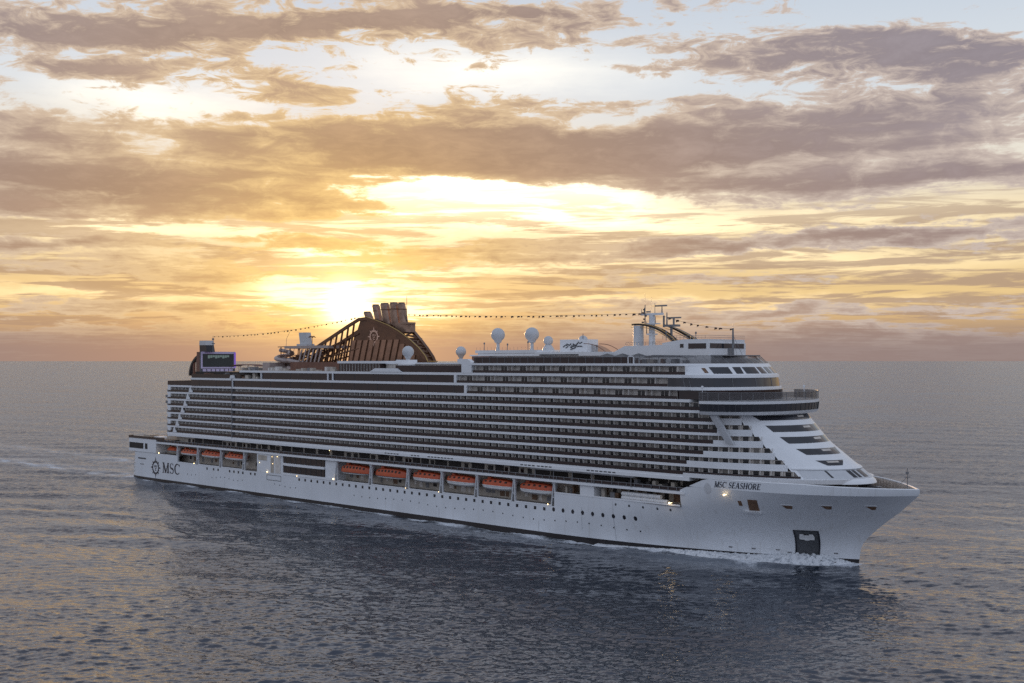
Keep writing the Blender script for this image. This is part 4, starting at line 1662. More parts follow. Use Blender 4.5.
# crossbars of the forward face
for a in np.arange(140, 170, 1.9):
    mb = MB()
    z = prof_z(a) - 0.5
    mb.tube([(a, far_t(a) + 0.3, z), (a, TF - 0.3, z)], 0.26, 5)
    mb.build('arch_crossbar', M['bronze'], FUN)
for i, a in enumerate(np.arange(141, 167, 2.6)):
    mb = MB()
    mb.tube([(a, far_t(a) + 0.4 if i % 2 else TF * 0.5, prof_z(a) - 0.5), (a + 2.6, TF * 0.5 if i % 2 else far_t(a) + 0.4, prof_z(a + 2.6) - 0.5)], 0.3, 5)
    mb.build('arch_brace', M['bronze'], FUN)
mb = MB()
ft = [(s, prof_z(s) - 0.7) for s in (158.5, 161, 163.5, 166, 168, 169.6, 170.0)] + [(170.2, 46.5)]
mb.grid([[(s, far_t(s) + 0.2, z), (s, TF - 0.6, z)] for s, z in ft])
mb.grid([[(s, far_t(s) + 0.2, z), (s, far_t(s) + 0.2, 46.5)] for s, z in ft])
mb.build('funnel_base', M['bronze'], FUN)
# leaning louvres along the side
for k in range(11):
    s = 126.5 + 3.35 * k
    top = min(57.4, prof_z(s + 4.5) - 3.0)
    mb = MB()
    mb.side([(s, 48.6), (s + 2.3, 48.6), (s + 2.3 + (top - 48.6) * 0.30, top), (s + (top - 48.6) * 0.30, top)], TF - 0.55, TF - 0.2)
    mb.build('louvre_panel', M['slat'], FUN)
# open lattice of the after slope
for sg in (1, -1):
    for k in range(12):
        s = 90 + 3.3 * k
        mb = MB()
        mb.side([(s, 46.5), (s + 0.55, 46.5), (s + 4.4, prof_z(s + 4.0) - 0.5), (s + 3.85, prof_z(s + 3.85) - 0.5)], sg * (TF - 0.6), sg * (TF - 0.1))
        mb.build('lattice_bar', M['bronze'], FUN)
    for f in (0.42, 0.70):
        mb = MB()
        pts = [(s, 46.5 + (z - 46.5) * f) for s, z in PROF if s < 134]
        mb.tube([(s, sg * (TF - 0.35), z) for s, z in pts], 0.3, 5)
        mb.build('lattice_rail', M['bronze'], FUN)
    mb = MB()
    mb.box(88, 124, sg * (TF - 1.2) - 0.2, sg * (TF - 1.2) + 0.2, 46.5, 49.8)
    mb.build('lattice_skirt', M['bronze'], FUN)
star_emblem(lambda u, v, l: (141.3 + u, TF - 0.4 + l * 2.5, 58.6 + v), 3.4, ('funnel_emblem', M['copper'], FUN))
# exhaust casings
for s, w, top in ((132.6, 3.0, 67.4), (137.3, 2.7, 69.8), (142.2, 3.7, 70.1), (147.2, 3.3, 70.2), (151.3, 2.4, 70.0)):
    for t in (0.0,):
        mb = MB()
        bs = s + 2.2
        zb = prof_z(min(bs, 150)) - 2.0
        n = 10
        def ring(c, z, k=1.0):
            return [(c + w / 2 * k * math.copysign(abs(math.cos(a)) ** 0.6, math.cos(a)), t + 1.1 * k * math.copysign(abs(math.sin(a)) ** 0.6, math.sin(a)), z) for a in [2 * math.pi * j / 16 for j in range(16)]]
        mb.loft(ring(bs, zb), ring(s, top))
        ST_ = mb.build('exhaust_casing', M['stack'], FUN)
        mb = MB()
        mb.loft(ring(s, top + 0.02, 0.86), ring(s - 0.15, top + 0.45, 0.86))
        mb.build('exhaust_rim', M['darkgrey'], ST_)
        mb = MB()
        mb.loft(ring(s + 0.55, top - 2.1, 1.06), ring(s + 0.48, top - 1.8, 1.06))
        mb.build('casing_band', M['bronze'], ST_)
mb = MB()
mb.box(150.5, 156, -2.2, 2.2, 60.0, 63.2)
mb.box(153.5, 156.8, -1.6, 2.6, 62.8, 63.4)
mb.build('funnel_platform', M['stack'], FUN)
mb = MB()
mb.tube([(154.0, 0, 62), (154.0, 0, 72.6)], 0.14, 5, 0.07)
mb.build('funnel_mast', M['darkgrey'], FUN)

# ------------------------------------------------------------------ radomes
def radome(s, t, z, r, base, pr=0.75, skirt=None):
    mb = MB()
    mb.lathe((s, t, 0), [(pr * 1.35, base), (pr, base + 0.5), (pr, z - r * 1.12), (r * 0.45, z - r * 1.1)] if not skirt else [(skirt, base), (skirt * 0.9, base + 0.8), (r * 0.62, z - r * 0.8)], 18)
    P = mb.build('radome', M['dome'], smooth=True)
    mb = MB()
    mb.lathe((s, t, z), [(r * 0.45, -r * 1.12)] + [(r * math.cos(R(a)) * (1.0 if a > -30 else 1 - 0.004 * (-30 - a)), r * math.sin(R(a))) for a in range(-50, 91, 10)], 26)
    mb.lathe((s, t, z), [(r * 0.36, -r * 0.95), (r * 0.52, -r * 0.9), (r * 0.52, -r * 0.8)], 20)
    mb.build('dome', M['dome'], P, smooth=True)


radome(203.1, 5, 58.2, 2.2, 53.3, 0.55)
radome(217.6, 5, 58.1, 2.2, 53.3, 0.55)
radome(224.3, 5, 56.1, 1.45, 53.0, 0.6, 1.9)
radome(238.0, 5, 56.1, 1.4, 53.0, 0.6, 1.2)
radome(181.1, 0, 53.1, 1.75, 48.8, 0.62)
radome(171.2, 14.5, 53.0, 1.95, 49.9, 0.7)

# ------------------------------------------------------------------ deck houses along the top
dh = MB()
dh.box(197.5, 232, 3.0, 12.0, 51.5, 51.9)
dh.box(200, 230, 3.6, 12.0, 52.4, 53.3)
dh.box(201, 229, 3.4, 11.8, 51.9, 52.4)
dh.box(203, 250, 2.4, 10.5, 49.4, 51.5)
DH = dh.build('radar_deck_house', M['white'])
mb = MB()
for s in np.arange(200.5, 252, 1.6):
    mb.tube([(s, 11.9, 53.3 if s < 230 else 52.0), (s, 11.9, 54.2 if s < 230 else 52.9)], 0.04, 4)
mb.build('house_railing', M['grey'], DH)
for k in range(9):
    mb = MB()
    mb.box(205 + 2.4 * k, 206.6 + 2.4 * k, 10.4, 10.56, 49.9, 51.2)
    mb.build('house_window', M['dark'], DH)
mb = MB()
mb.box(226, 252, 4.0, 13.0, 51.5, 52.6)
mb.build('slide_house', M['white'], DH)
mb = MB()
mb.box(228, 243, 12.9, 13.1, 51.62, 51.95)
mb.build('dark_strip', M['dark'], DH)  # long dark strip low on the house wall
sg_ = MB()
sg_.box(231.6, 242.0, 3.0, 8.0, 52.6, 56.3)
SG = sg_.build('logo_wall', M['white'])
mb = MB()
for pts, w in (([(232.9, 54.1), (233.9, 54.7), (234.8, 54.2), (233.8, 53.8)], 0.35), ([(234.2, 55.0), (235.2, 54.6), (236.0, 55.0)], 0.4), ([(235.6, 54.1), (236.6, 53.6), (237.6, 53.9), (238.0, 54.6)], 0.4),
               ([(236.6, 55.0), (237.6, 54.5), (238.6, 55.2)], 0.45), ([(238.2, 54.2), (239.2, 54.3), (240.2, 54.2)], 0.35), ([(238.6, 55.6), (239.3, 55.1), (240.2, 55.5)], 0.3), ([(236.0, 54.3), (237.3, 54.4)], 0.5),
               ([(235.6, 53.4), (236.4, 53.3)], 0.25)):
    for q in stroke(pts, w):
        mb.side(q, 8.0, 8.08)
mb.build('logo_pattern', M['darkgrey'], SG)
mb = MB()
mb.tube([(238.8, 6, 56.3), (238.8, 6, 58.0)], 0.12, 5)
mb.build('vent_pole', M['grey'], SG)
# thin arched wire frame and the sloping white end of the mast house
mb = MB()
for t in (2.5, 9.5):
    mb.tube([(242.0 + 9.5 * k / 12, t, 51.6 + 3.4 * math.cos(R(90 * (k / 12) ** 1.25))) for k in range(13)], 0.1, 5)
AR = mb.build('arched_screen_frame', M['canopy_brown'])
mb = MB()
mb.grid([[(242.0 + 9.2 * k / 12, 6.0, 51.6), (242.0 + 9.2 * k / 12, 6.0, 51.6 + 3.2 * math.cos(R(90 * (k / 12) ** 1.25)))] for k in range(13)])
mb.build('arched_screen_glass', M['clear'], AR)
mh = MB()
mh.side([(249.5, 49.4), (289.0 - 4.0, 49.4), (285.0, 51.4), (284.4, 51.4), (284.4, 54.9), (262.0, 54.2), (256.5, 54.2), (249.5, 51.2)], -9.0, 9.0)
MH = mh.build('mast_house', M['white'])
mb = MB()
mb.side([(269.4, 54.3), (284.2, 54.9), (284.2, 55.8), (276, 55.8), (269.4, 54.9)], -8.8, 8.95)
mb.build('upper_house', M['white'], MH)
for s0, s1, z0, z1 in ((278.0, 283.6, 53.3, 54.7), (275.3, 276.4, 53.6, 54.6)):
    mb = MB()
    mb.box(s0, s1, 8.95, 9.1, z0, z1)
    mb.build('house_window', M['glass'], MH)
mb = MB()
mb.box(284.35, 284.5, -8, 8.4, 53.4, 54.7)
mb.build('house_window', M['front_glass'], MH)
mb = MB()
for s in np.arange(256.8, 284.4, 1.15):
    z = 54.2 if s < 269.4 else 55.8
    mb.tube([(s, 8.9, z), (s, 8.9, z + 1.0)], 0.045, 4)
for z in (0.5, 1.0):
    mb.tube([(256.8, 8.9, 54.2 + z), (269.4, 8.9, 54.2 + z)], 0.04, 4)
    mb.tube([(269.4, 8.9, 55.8 + z), (284.3, 8.9, 55.8 + z)], 0.04, 4)
    mb.tube([(284.3, 8.9, 55.8 + z), (284.3, -8.8, 55.8 + z)], 0.04, 4)
mb.build('house_railing', M['grey'], MH)
mb = MB()
mb.box(285, 289.5, -8, 8.6, 49.5, 50.7)
mb.box(287.5, 288.3, 4, 4.8, 51.6, 53.4)
mb.box(284.8, 289.6, -8, 8.8, 51.35, 51.6)
mb.build('forward_wheelhouse_deck', M['grey'])
# pyramid sunshades: shade of the openings beneath is put into the dark cloth
for s in (253.2, 258.6, 264.0):
    mb = MB()
    c = (s + 2.4, 15.6)
    base = [(s, 12.8), (s + 4.8, 12.8), (s + 4.8, 18.6), (s, 18.6)]
    mb.add([(*p, 50.95) for p in base] + [(*c, 52.1)], [(0, 1, 4), (1, 2, 4), (2, 3, 4), (3, 0, 4)])
    SS = mb.build('pyramid_sunshade', M['darkgrey'])
    mb = MB()
    for i in range(4):
        a, b = base[i], base[(i + 1) % 4]
        mb.tube([(*a, 50.98), (*b, 50.98)], 0.17, 5)
        mb.tube([(*a, 49.4), (*a, 51.0)], 0.12, 5)
    mb.build('sunshade_frame', M['white'], SS)
mb = MB()
mb.side([(270.0, 50.95), (284.0, 50.95), (281.0, 51.5), (273, 51.6)], 12.8, 18.4)
mb.build('flat_sunshade', M['grey'])
mb = MB()
for s in (266.2, 268.0):
    mb.box(s - 0.15, s + 0.15, 19.5, 20.0, 49.35, 51.4)
mb.box(266.05, 268.15, 19.5, 20.0, 51.1, 51.4)
mb.build('gate_frame', M['white'])

# ------------------------------------------------------------------ main mast
ms = MB()
ms.lathe((256.0, 2, 0), [(1.55, 54.0), (1.5, 60.0)], 16)
MS = ms.build('mast_funnel', M['dome'], smooth=True)
mb = MB()
mb.tube([(259.3, 0, 54.2), (259.3, 0, 63.4)], 0.95, 8, 0.85)
mb.box(257.9, 261.6, -0.9, 0.9, 60.4, 60.75)
mb.box(258.2, 260.4, -1.2, 1.2, 57.4, 57.8)
mb.box(255.6, 263.0, -0.5, 0.5, 63.0, 63.6)
MAST = mb.build('main_mast', M['white'])
for s, t, z0, z1, w in ((257.6, 1, 60.2, 66.0, 0.2), (264.9, 0.6, 60.2, 63.6, 0.25), (258.3, 1.2, 57.8, 61.2, 0.15), (261.2, 1.0, 60.7, 62.6, 0.14), (256.0, 0.5, 63.4, 64.8, 0.12), (260.6, 0.4, 63.5, 66.4, 0.1), (256.9, 0.3, 63.4, 65.2, 0.3), (262.4, -0.5, 63.5, 65.4, 0.22)):
    mb = MB()
    mb.tube([(s, t, z0), (s, t, z1)], w, 6, w * 0.6)
    mb.build('mast_pole', M['grey'], MAST)
for s, z, l in ((262.4, 65.4, 2.0), (258.0, 63.8, 0.6), (266.8, 61.9, 2.4)):
    mb = MB()
    mb.box(s - l, s + l, -0.25, 0.25, z, z + 0.4)
    mb.build('radar_scanner', M['grey'], MAST)
mb = MB()
mb.tube([(257.6, 1, 66.0), (257.5, 1, 69.2)], 0.05, 4)
mb.tube([(259.5, 1, 63.5), (259.9, 1, 68.0)], 0.04, 4)
mb.build('whip_aerial', M['grey'], MAST)
mb = MB()
mb.box(264.0, 268.4, -0.9, 0.9, 59.6, 60.2)
mb.tube([(263.4, 0, 59.5), (263.4, 0, 62.8)], 0.3, 6)
mb.tube([(266.8, 0, 60.0), (266.8, 0, 61.9)], 0.3, 6)
mb.tube([(266.0, 0, 56), (266.0, 0, 60)], 0.4, 6)
mb.build('radar_platform', M['grey'], MAST)
for k in range(5):
    mb = MB()
    s = 256.6 + 0.5 * (k % 3)
    mb.box(s, s + 0.5, 0.8, 1.3, 60.8 + k * 0.9, 61.2 + k * 0.9)
    mb.build('navigation_lamp', M['amber'] if k % 2 else M['darkgrey'], MAST)


def swoosh(p0, p1, p2, w, t0, t1, name, m, parent):
    """a thick curved blade in the (s,z) plane"""
    pts = []
    for k in range(15):
        f = k / 14
        pts.append(((1 - f) ** 2 * p0[0] + 2 * f * (1 - f) * p1[0] + f * f * p2[0], (1 - f) ** 2 * p0[1] + 2 * f * (1 - f) * p1[1] + f * f * p2[1]))
    mb = MB()
    for k in range(14):
        a, b = pts[k], pts[k + 1]
        wa, wb = w * (0.35 + 0.65 * k / 14), w * (0.35 + 0.65 * (k + 1) / 14)
        mb.side([a, b, (b[0], b[1] - wb), (a[0], a[1] - wa)], t0, t1)
    return mb.build(name, m, parent)


for (p0, p1, p2), t0, t1 in ((((254.0, 60.5), (263.0, 61.2), (269.4, 55.4)), 1.0, 2.6), (((262.5, 60.3), (268, 58.8), (273.4, 55.6)), -3.4, -1.8)):
    B = swoosh(p0, p1, p2, 1.0, t0, t1, 'swept_mast_fin', M['black'], MAST)
    swoosh((p0[0], p0[1] + 0.12), (p1[0], p1[1] + 0.12), (p2[0] + 0.2, p2[1] + 0.12), 0.28, t1 + 0.02, t1 + 0.2, 'fin_trim', M['gold'], B)
    swoosh((p0[0], p0[1] - 0.9), (p1[0], p1[1] - 1.0), (p2[0] - 0.6, p2[1] - 0.5), 0.25, t1 + 0.02, t1 + 0.2, 'fin_trim', M['gold'], B)
mb = MB()
mb.tube([(286.1, 0, 49.4), (286.1, 0, 58.8)], 0.38, 8, 0.22)
mb.tube([(286.1, 0, 58.8), (286.1, 0, 59.8)], 0.06, 4)
for a in (-1, 1):
    mb.tube([(286.1, 0, 57.0), (288.4, a * 1.5, 51.0)], 0.05, 4)
mb.build('foremast', M['grey'])
for s, t, h in ((203, 11, 2.0), (221.5, 11, 2.2), (246.5, 9, 1.5), (213, 11, 1.6), (270, 8, 2.2), (279, 7, 1.8)):
    mb = MB()
    zb = 53.3 if s < 230 else (52.6 if s < 250 else 55.6)
    mb.tube([(s, t, zb), (s, t, zb + h)], 0.1, 5)
    mb.lathe((s, t, zb + h), [(0.0, -0.2), (0.25, -0.1), (0.25, 0.35), (0, 0.5)], 8)
    mb.build('small_aerial', M['grey'])
# after-side ledge pods on the stern quarter
for z in (32.6, 35.0):
    mb = MB()
    mb.box(24.8, 27.4, 17.5, 18.8, z, z + 1.1)
    mb.build('stern_pod', M['grey'])
mb = MB()
mb.box(25.9, 27.2, 17.9, 18.5, 19.0, 34.0)
mb.build('stern_pipe', M['white'])

# ------------------------------------------------------------------ lit lamps along the side
for s, t, z, r in ((21.5, 20.0, 11.9, 0.24), (49.0, 20.1, 9.3, 0.18), (99.5, 20.25, 9.3, 0.2), (118.0, 20.35, 9.0, 0.12), (139.0, 20.3, 9.5, 0.26), (176.4, 20.15, 9.2, 0.1), (192.0, 20.15, 9.2, 0.1), (237.6, 20.15, 9.3, 0.16),
                   (105.8, 20.2, 15.2, 0.12), (103.0, 20.2, 12.5, 0.1), (102.6, 20.2, 15.0, 0.1), (131, 15.8, 18.6, 0.12), (94.5, 20.1, 12.4, 0.1)):
    mb = MB()
    mb.lathe((s, t, z), [(0, -r), (r * 0.75, -r * 0.6), (r, 0), (r * 0.75, r * 0.6), (0, r)], 8)
    mb.build('deck_lamp', M['lamp'])
# two floodlights standing off the plating and the light they throw
for s, z, pw in ((280.2, 13.3, 26.0), (296.6, 16.7, 12.0)):
    b = half_breadth(s, z)
    mb = MB()
    mb.tube([(s, b - 0.1, z), (s, b + 0.9, z)], 0.07, 5)
    mb.lathe((s, b + 1.0, z), [(0, -0.26), (0.2, -0.16), (0.26, 0), (0.2, 0.16), (0, 0.26)], 8)
    mb.build('flood_lamp', M['lamp'])
    ld = bpy.data.lights.new('flood_lamp_glow', 'POINT')
    ld.energy = pw
    ld.color = (1.0, 0.72, 0.4)
    ld.shadow_soft_size = 0.3
    lo = bpy.data.objects.new('flood_lamp_glow', ld)
    lo.location = (s, -(b + 1.5), z)
    lo.parent = SHIP
    COL.objects.link(lo)


def world_of(s, t, z):
    return SHIP.matrix_world @ Vector((s, -t, z))


bpy.context.view_layer.update()


def empty(name, s, t, z, label, cat, group=None):
    o = bpy.data.objects.new(name, None)
    o.location = (SHIP.location.x + s * math.cos(TH) - t * math.sin(TH), SHIP.location.y - s * math.sin(TH) - t * math.cos(TH), z)
    o.rotation_euler = (0, 0, -TH)
    COL.objects.link(o)
    o['label'], o['category'] = label, cat
    if group:
        o['group'] = group
    return o


# ------------------------------------------------------------------ lifeboats hanging in the davits
ORD = ['sternmost', 'second', 'third', 'fourth', '', '', '', '', '', '']
LBL = ['small orange rescue boat aftmost of all the boats on the ship, near the hull letters',
       'orange lifeboat just forward of the small rescue boat near the stern',
       'orange lifeboat third from the stern, in the middle of the after boats',
       'orange lifeboat fourth from the stern, just aft of the white embarkation block',
       'deep orange tender just forward of the dark glazed gallery, aftmost of the midship boats',
       'deep orange tender second in the midship row, forward of its twin',
       'orange lifeboat with white hull directly forward of the two deep orange tenders',
       'orange and white lifeboat fourth in the midship row of boats',
       'orange and white lifeboat second from the forward end of the midship boats',
       'foremost orange and white lifeboat, beside the white canisters promenade']


def lifeboat(i, s0, s1, kind):
    c = (s0 + s1) / 2
    zb = 11.4 if i > 3 else 11.9
    if kind == 'small':
        zb = 12.7
    root = empty('lifeboat', c, 17.9, zb, LBL[i], 'lifeboat', 'orange lifeboats hanging along the ship side')
    L = (s1 - s0) / 2
    W = 1.95
    hz_, tz_ = {'boat': (1.45, 3.55), 'tender': (0.75, 3.6), 'small': (0.6, 2.0)}[kind]
    if i < 4 and kind == 'boat':
        hz_, tz_ = 0.9, 2.75
    n = 22
    def sec(u, zrel, w):
        k = (1 - abs(u) ** 4.0) ** 0.5
        return w * k
    us = [math.sin(R(90 * (2 * k / n - 1))) for k in range(n + 1)]
    # white lower hull
    mb = MB()
    rows = []
    for u in us:
        sh = 0.35 * abs(u) ** 3
        b = sec(u, 0, W)
        rows.append([(u * L, -b, hz_ + sh * 0.3), (u * L, -b * 0.92, hz_ * 0.45 + sh), (u * L * 0.96, -b * 0.45, 0.1 + sh), (u * L * 0.96, 0, 0.0 + sh),
                     (u * L * 0.96, b * 0.45, 0.1 + sh), (u * L, b * 0.92, hz_ * 0.45 + sh), (u * L, b, hz_ + sh * 0.3)])
    mb.grid(rows)
    hull = mb.build('boat_hull', M['boatwhite'], root, smooth=True)
    mb = MB()
    rows = []
    for u in us:
        b = sec(u, 0, W + 0.03)
        h = (tz_ - hz_) * (1 - 0.38 * abs(u) ** 3.2)
        sh = 0.35 * abs(u) ** 3 * 0.3
        rows.append([(u * L, -b, hz_ + sh - 0.02), (u * L, -b * 1.0, hz_ + h * 0.45), (u * L * 0.98, -b * 0.72, hz_ + h * 0.85), (u * L * 0.97, 0, hz_ + h),
                     (u * L * 0.98, b * 0.72, hz_ + h * 0.85), (u * L, b * 1.0, hz_ + h * 0.45), (u * L, b, hz_ + sh - 0.02)])
    mb.grid(rows)
    can = mb.build('canopy', M['orange'], root, smooth=True)
    # rubbing strake
    mb = MB()
    mb.tube([(u * L, sec(u, 0, W + 0.06), hz_ + 0.02) for u in us], 0.1, 5)
    mb.tube([(u * L, -sec(u, 0, W + 0.06), hz_ + 0.02) for u in us], 0.1, 5)
    mb.build('fender_strake', M['boatwhite'] if kind == 'boat' else M['darkgrey'], root)
    # canopy windows
    nw = {'boat': 5, 'tender': 7, 'small': 2}[kind]
    for k in range(nw):
        u = -0.62 + 1.24 * k / max(1, nw - 1)
        b = sec(u, 0, W + 0.03)
        h = (tz_ - hz_) * (1 - 0.38 * abs(u) ** 3.2)
        mb = MB()
        z0, z1 = hz_ + h * 0.52, hz_ + h * 0.76
        mb.loft([(u * L - 0.4, b * 0.97, z0), (u * L + 0.4, b * 0.97, z0), (u * L + 0.4, b * 0.82, z1), (u * L - 0.4, b * 0.82, z1)],
                [(u * L - 0.4, b * 0.97 + 0.05, z0 + 0.03), (u * L + 0.4, b * 0.97 + 0.05, z0 + 0.03), (u * L + 0.4, b * 0.82 + 0.05, z1 + 0.03), (u * L - 0.4, b * 0.82 + 0.05, z1 + 0.03)])
        mb.build('canopy_window', M['dark'], can)
    # conning hatch and the two falls that carry the boat
    mb = MB()
    mb.box(-L * 0.55 - 0.7, -L * 0.55 + 0.7, -0.6, 0.6, tz_ - 0.45, tz_ + 0.25)
    mb.build('conning_hatch', M['orange'], can)
    for u in (-0.78, 0.78):
        mb = MB()
        mb.tube([(u * L, 0, hz_ + 0.4), (u * L, 0, 15.75 - zb)], 0.07, 5)
        mb.build('boat_fall', M['darkgrey'], root)


for i, (a, b, kind) in enumerate(BOATS):
    lifeboat(i, a, b, kind)

# ------------------------------------------------------------------ life raft canisters on the lower promenade
first = None
for row in range(2):
    for k in range(7):
        s = 264.6 + 2.15 * k
        z = 12.6 + 1.12 * row
        if row == 1 and k == 6:
            continue
        if first is None:
            o = empty('life_raft_canister', s, 19.0, z, '', 'life raft')
            mb = MB()
            mb.tube([(-1.02, 0, 0.62), (-0.8, 0, 0.62), (0.8, 0, 0.62), (1.02, 0, 0.62)], 0.6, 12)
            mb.build('canister', M['boatwhite'], o, smooth=True)
            for ds in (-0.45, 0.45):
                mb = MB()
                mb.lathe((0, 0, 0), [(0.0, 0), (0.01, 0.01)], 4)
                mb = MB()
                mb.box(ds - 0.08, ds + 0.08, -0.56, 0.56, 0.0, 0.3)
                mb.tube([(ds - 0.06, 0, 0.62), (ds + 0.06, 0, 0.62)], 0.62, 12)
                mb.build('cradle_strap', M['divider'], o)
            first = o
        else:
            o = first.copy()
            COL.objects.link(o)
            for ch in list(first.children):
                c = ch.copy()
                COL.objects.link(c)
                c.parent = o
            o.location = empty_loc = (SHIP.location.x + s * math.cos(TH) - 19.0 * math.sin(TH), SHIP.location.y - s * math.sin(TH) - 19.0 * math.cos(TH), z)
        lab = 'white life raft canister in the middle of the %s row, forward of the orange lifeboats' % ('lower' if row == 0 else 'upper')
        if k == 6:
            lab = 'foremost white life raft canister, standing single at the forward end of the stack'
        elif k == 0:
            lab = 'white life raft canister in the %s row at the after end of the stack' % ('lower' if row == 0 else 'upper')
        o['label'] = lab
        o['group'] = 'life raft canisters on the lower promenade'

# ------------------------------------------------------------------ strings of signal flags
def flag_line(p0, p1, sag, n, label, seed):
    random.seed(seed)
    a, b = Vector(p0), Vector(p1)
    root = empty('flag_line', p0[0], p0[1], p0[2], label, 'signal flags', 'strings of signal flags over the ship')
    def pt(f):
        q = a + (b - a) * f - Vector((0, 0, 1)) * sag * 4 * f * (1 - f)
        return (q.x - a.x, q.y - a.y, q.z - a.z)
    mb = MB()
    mb.tube([pt(k / 30) for k in range(31)], 0.035, 4)
    mb.build('flag_cord', M['cord'], root)
    for k in range(n):
        f = (k + 0.6 + random.uniform(-0.25, 0.25)) / (n + 0.2)
        x, y, z = pt(f)
        w = random.uniform(0.5, 1.15)
        h = random.uniform(0.45, 0.75)
        sw_ = random.uniform(-0.25, 0.25)
        mb = MB()
        rows = [[(x + w * u, y + sw_ * math.sin(3 * u), z - 0.02 - h * v * (1 - 0.4 * u) + 0.1 * math.sin(4 * u)) for v in (0, 0.5, 1)] for u in (0, 0.33, 0.66, 1)]
        mb.grid(rows)
        mb.build('flag', M['flag'], root)


flag_line((38.6, 5, 60.2), (127.0, 0, 66.0), 1.6, 34, 'string of dark signal flags from the after mast up to the funnel, left of it', 31)
flag_line((154.0, 0, 66.2), (257.0, 1, 63.6), 0.7, 44, 'long string of dark signal flags between the funnel and the main mast', 32)
flag_line((263.4, 0, 62.6), (286.1, 0, 58.6), 0.7, 9, 'short string of signal flags from the main mast down to the foremast', 33)

# ------------------------------------------------------------------ sea
def to_ship(X, Y):
    dx, dy = X - SHIP.location.x, Y - SHIP.location.y
    return dx * math.cos(TH) - dy * math.sin(TH), -(dx * math.sin(TH) + dy * math.cos(TH))


def smooth(x, a, b):
    q = np.clip((x - a) / (b - a), 0, 1)
    return q * q * (3 - 2 * q)


def vnoise(X, Y, sc, seed):
    """cheap smooth noise from a few sines"""
    r = np.random.default_rng(seed)
    out = np.zeros_like(X)
    for _ in range(7):
        a = r.uniform(0, 2 * math.pi)
        k = r.uniform(0.6, 1.6) / sc
        out += np.sin((X * math.cos(a) + Y * math.sin(a)) * k + r.uniform(0, 6.28))
    return out / 3.0


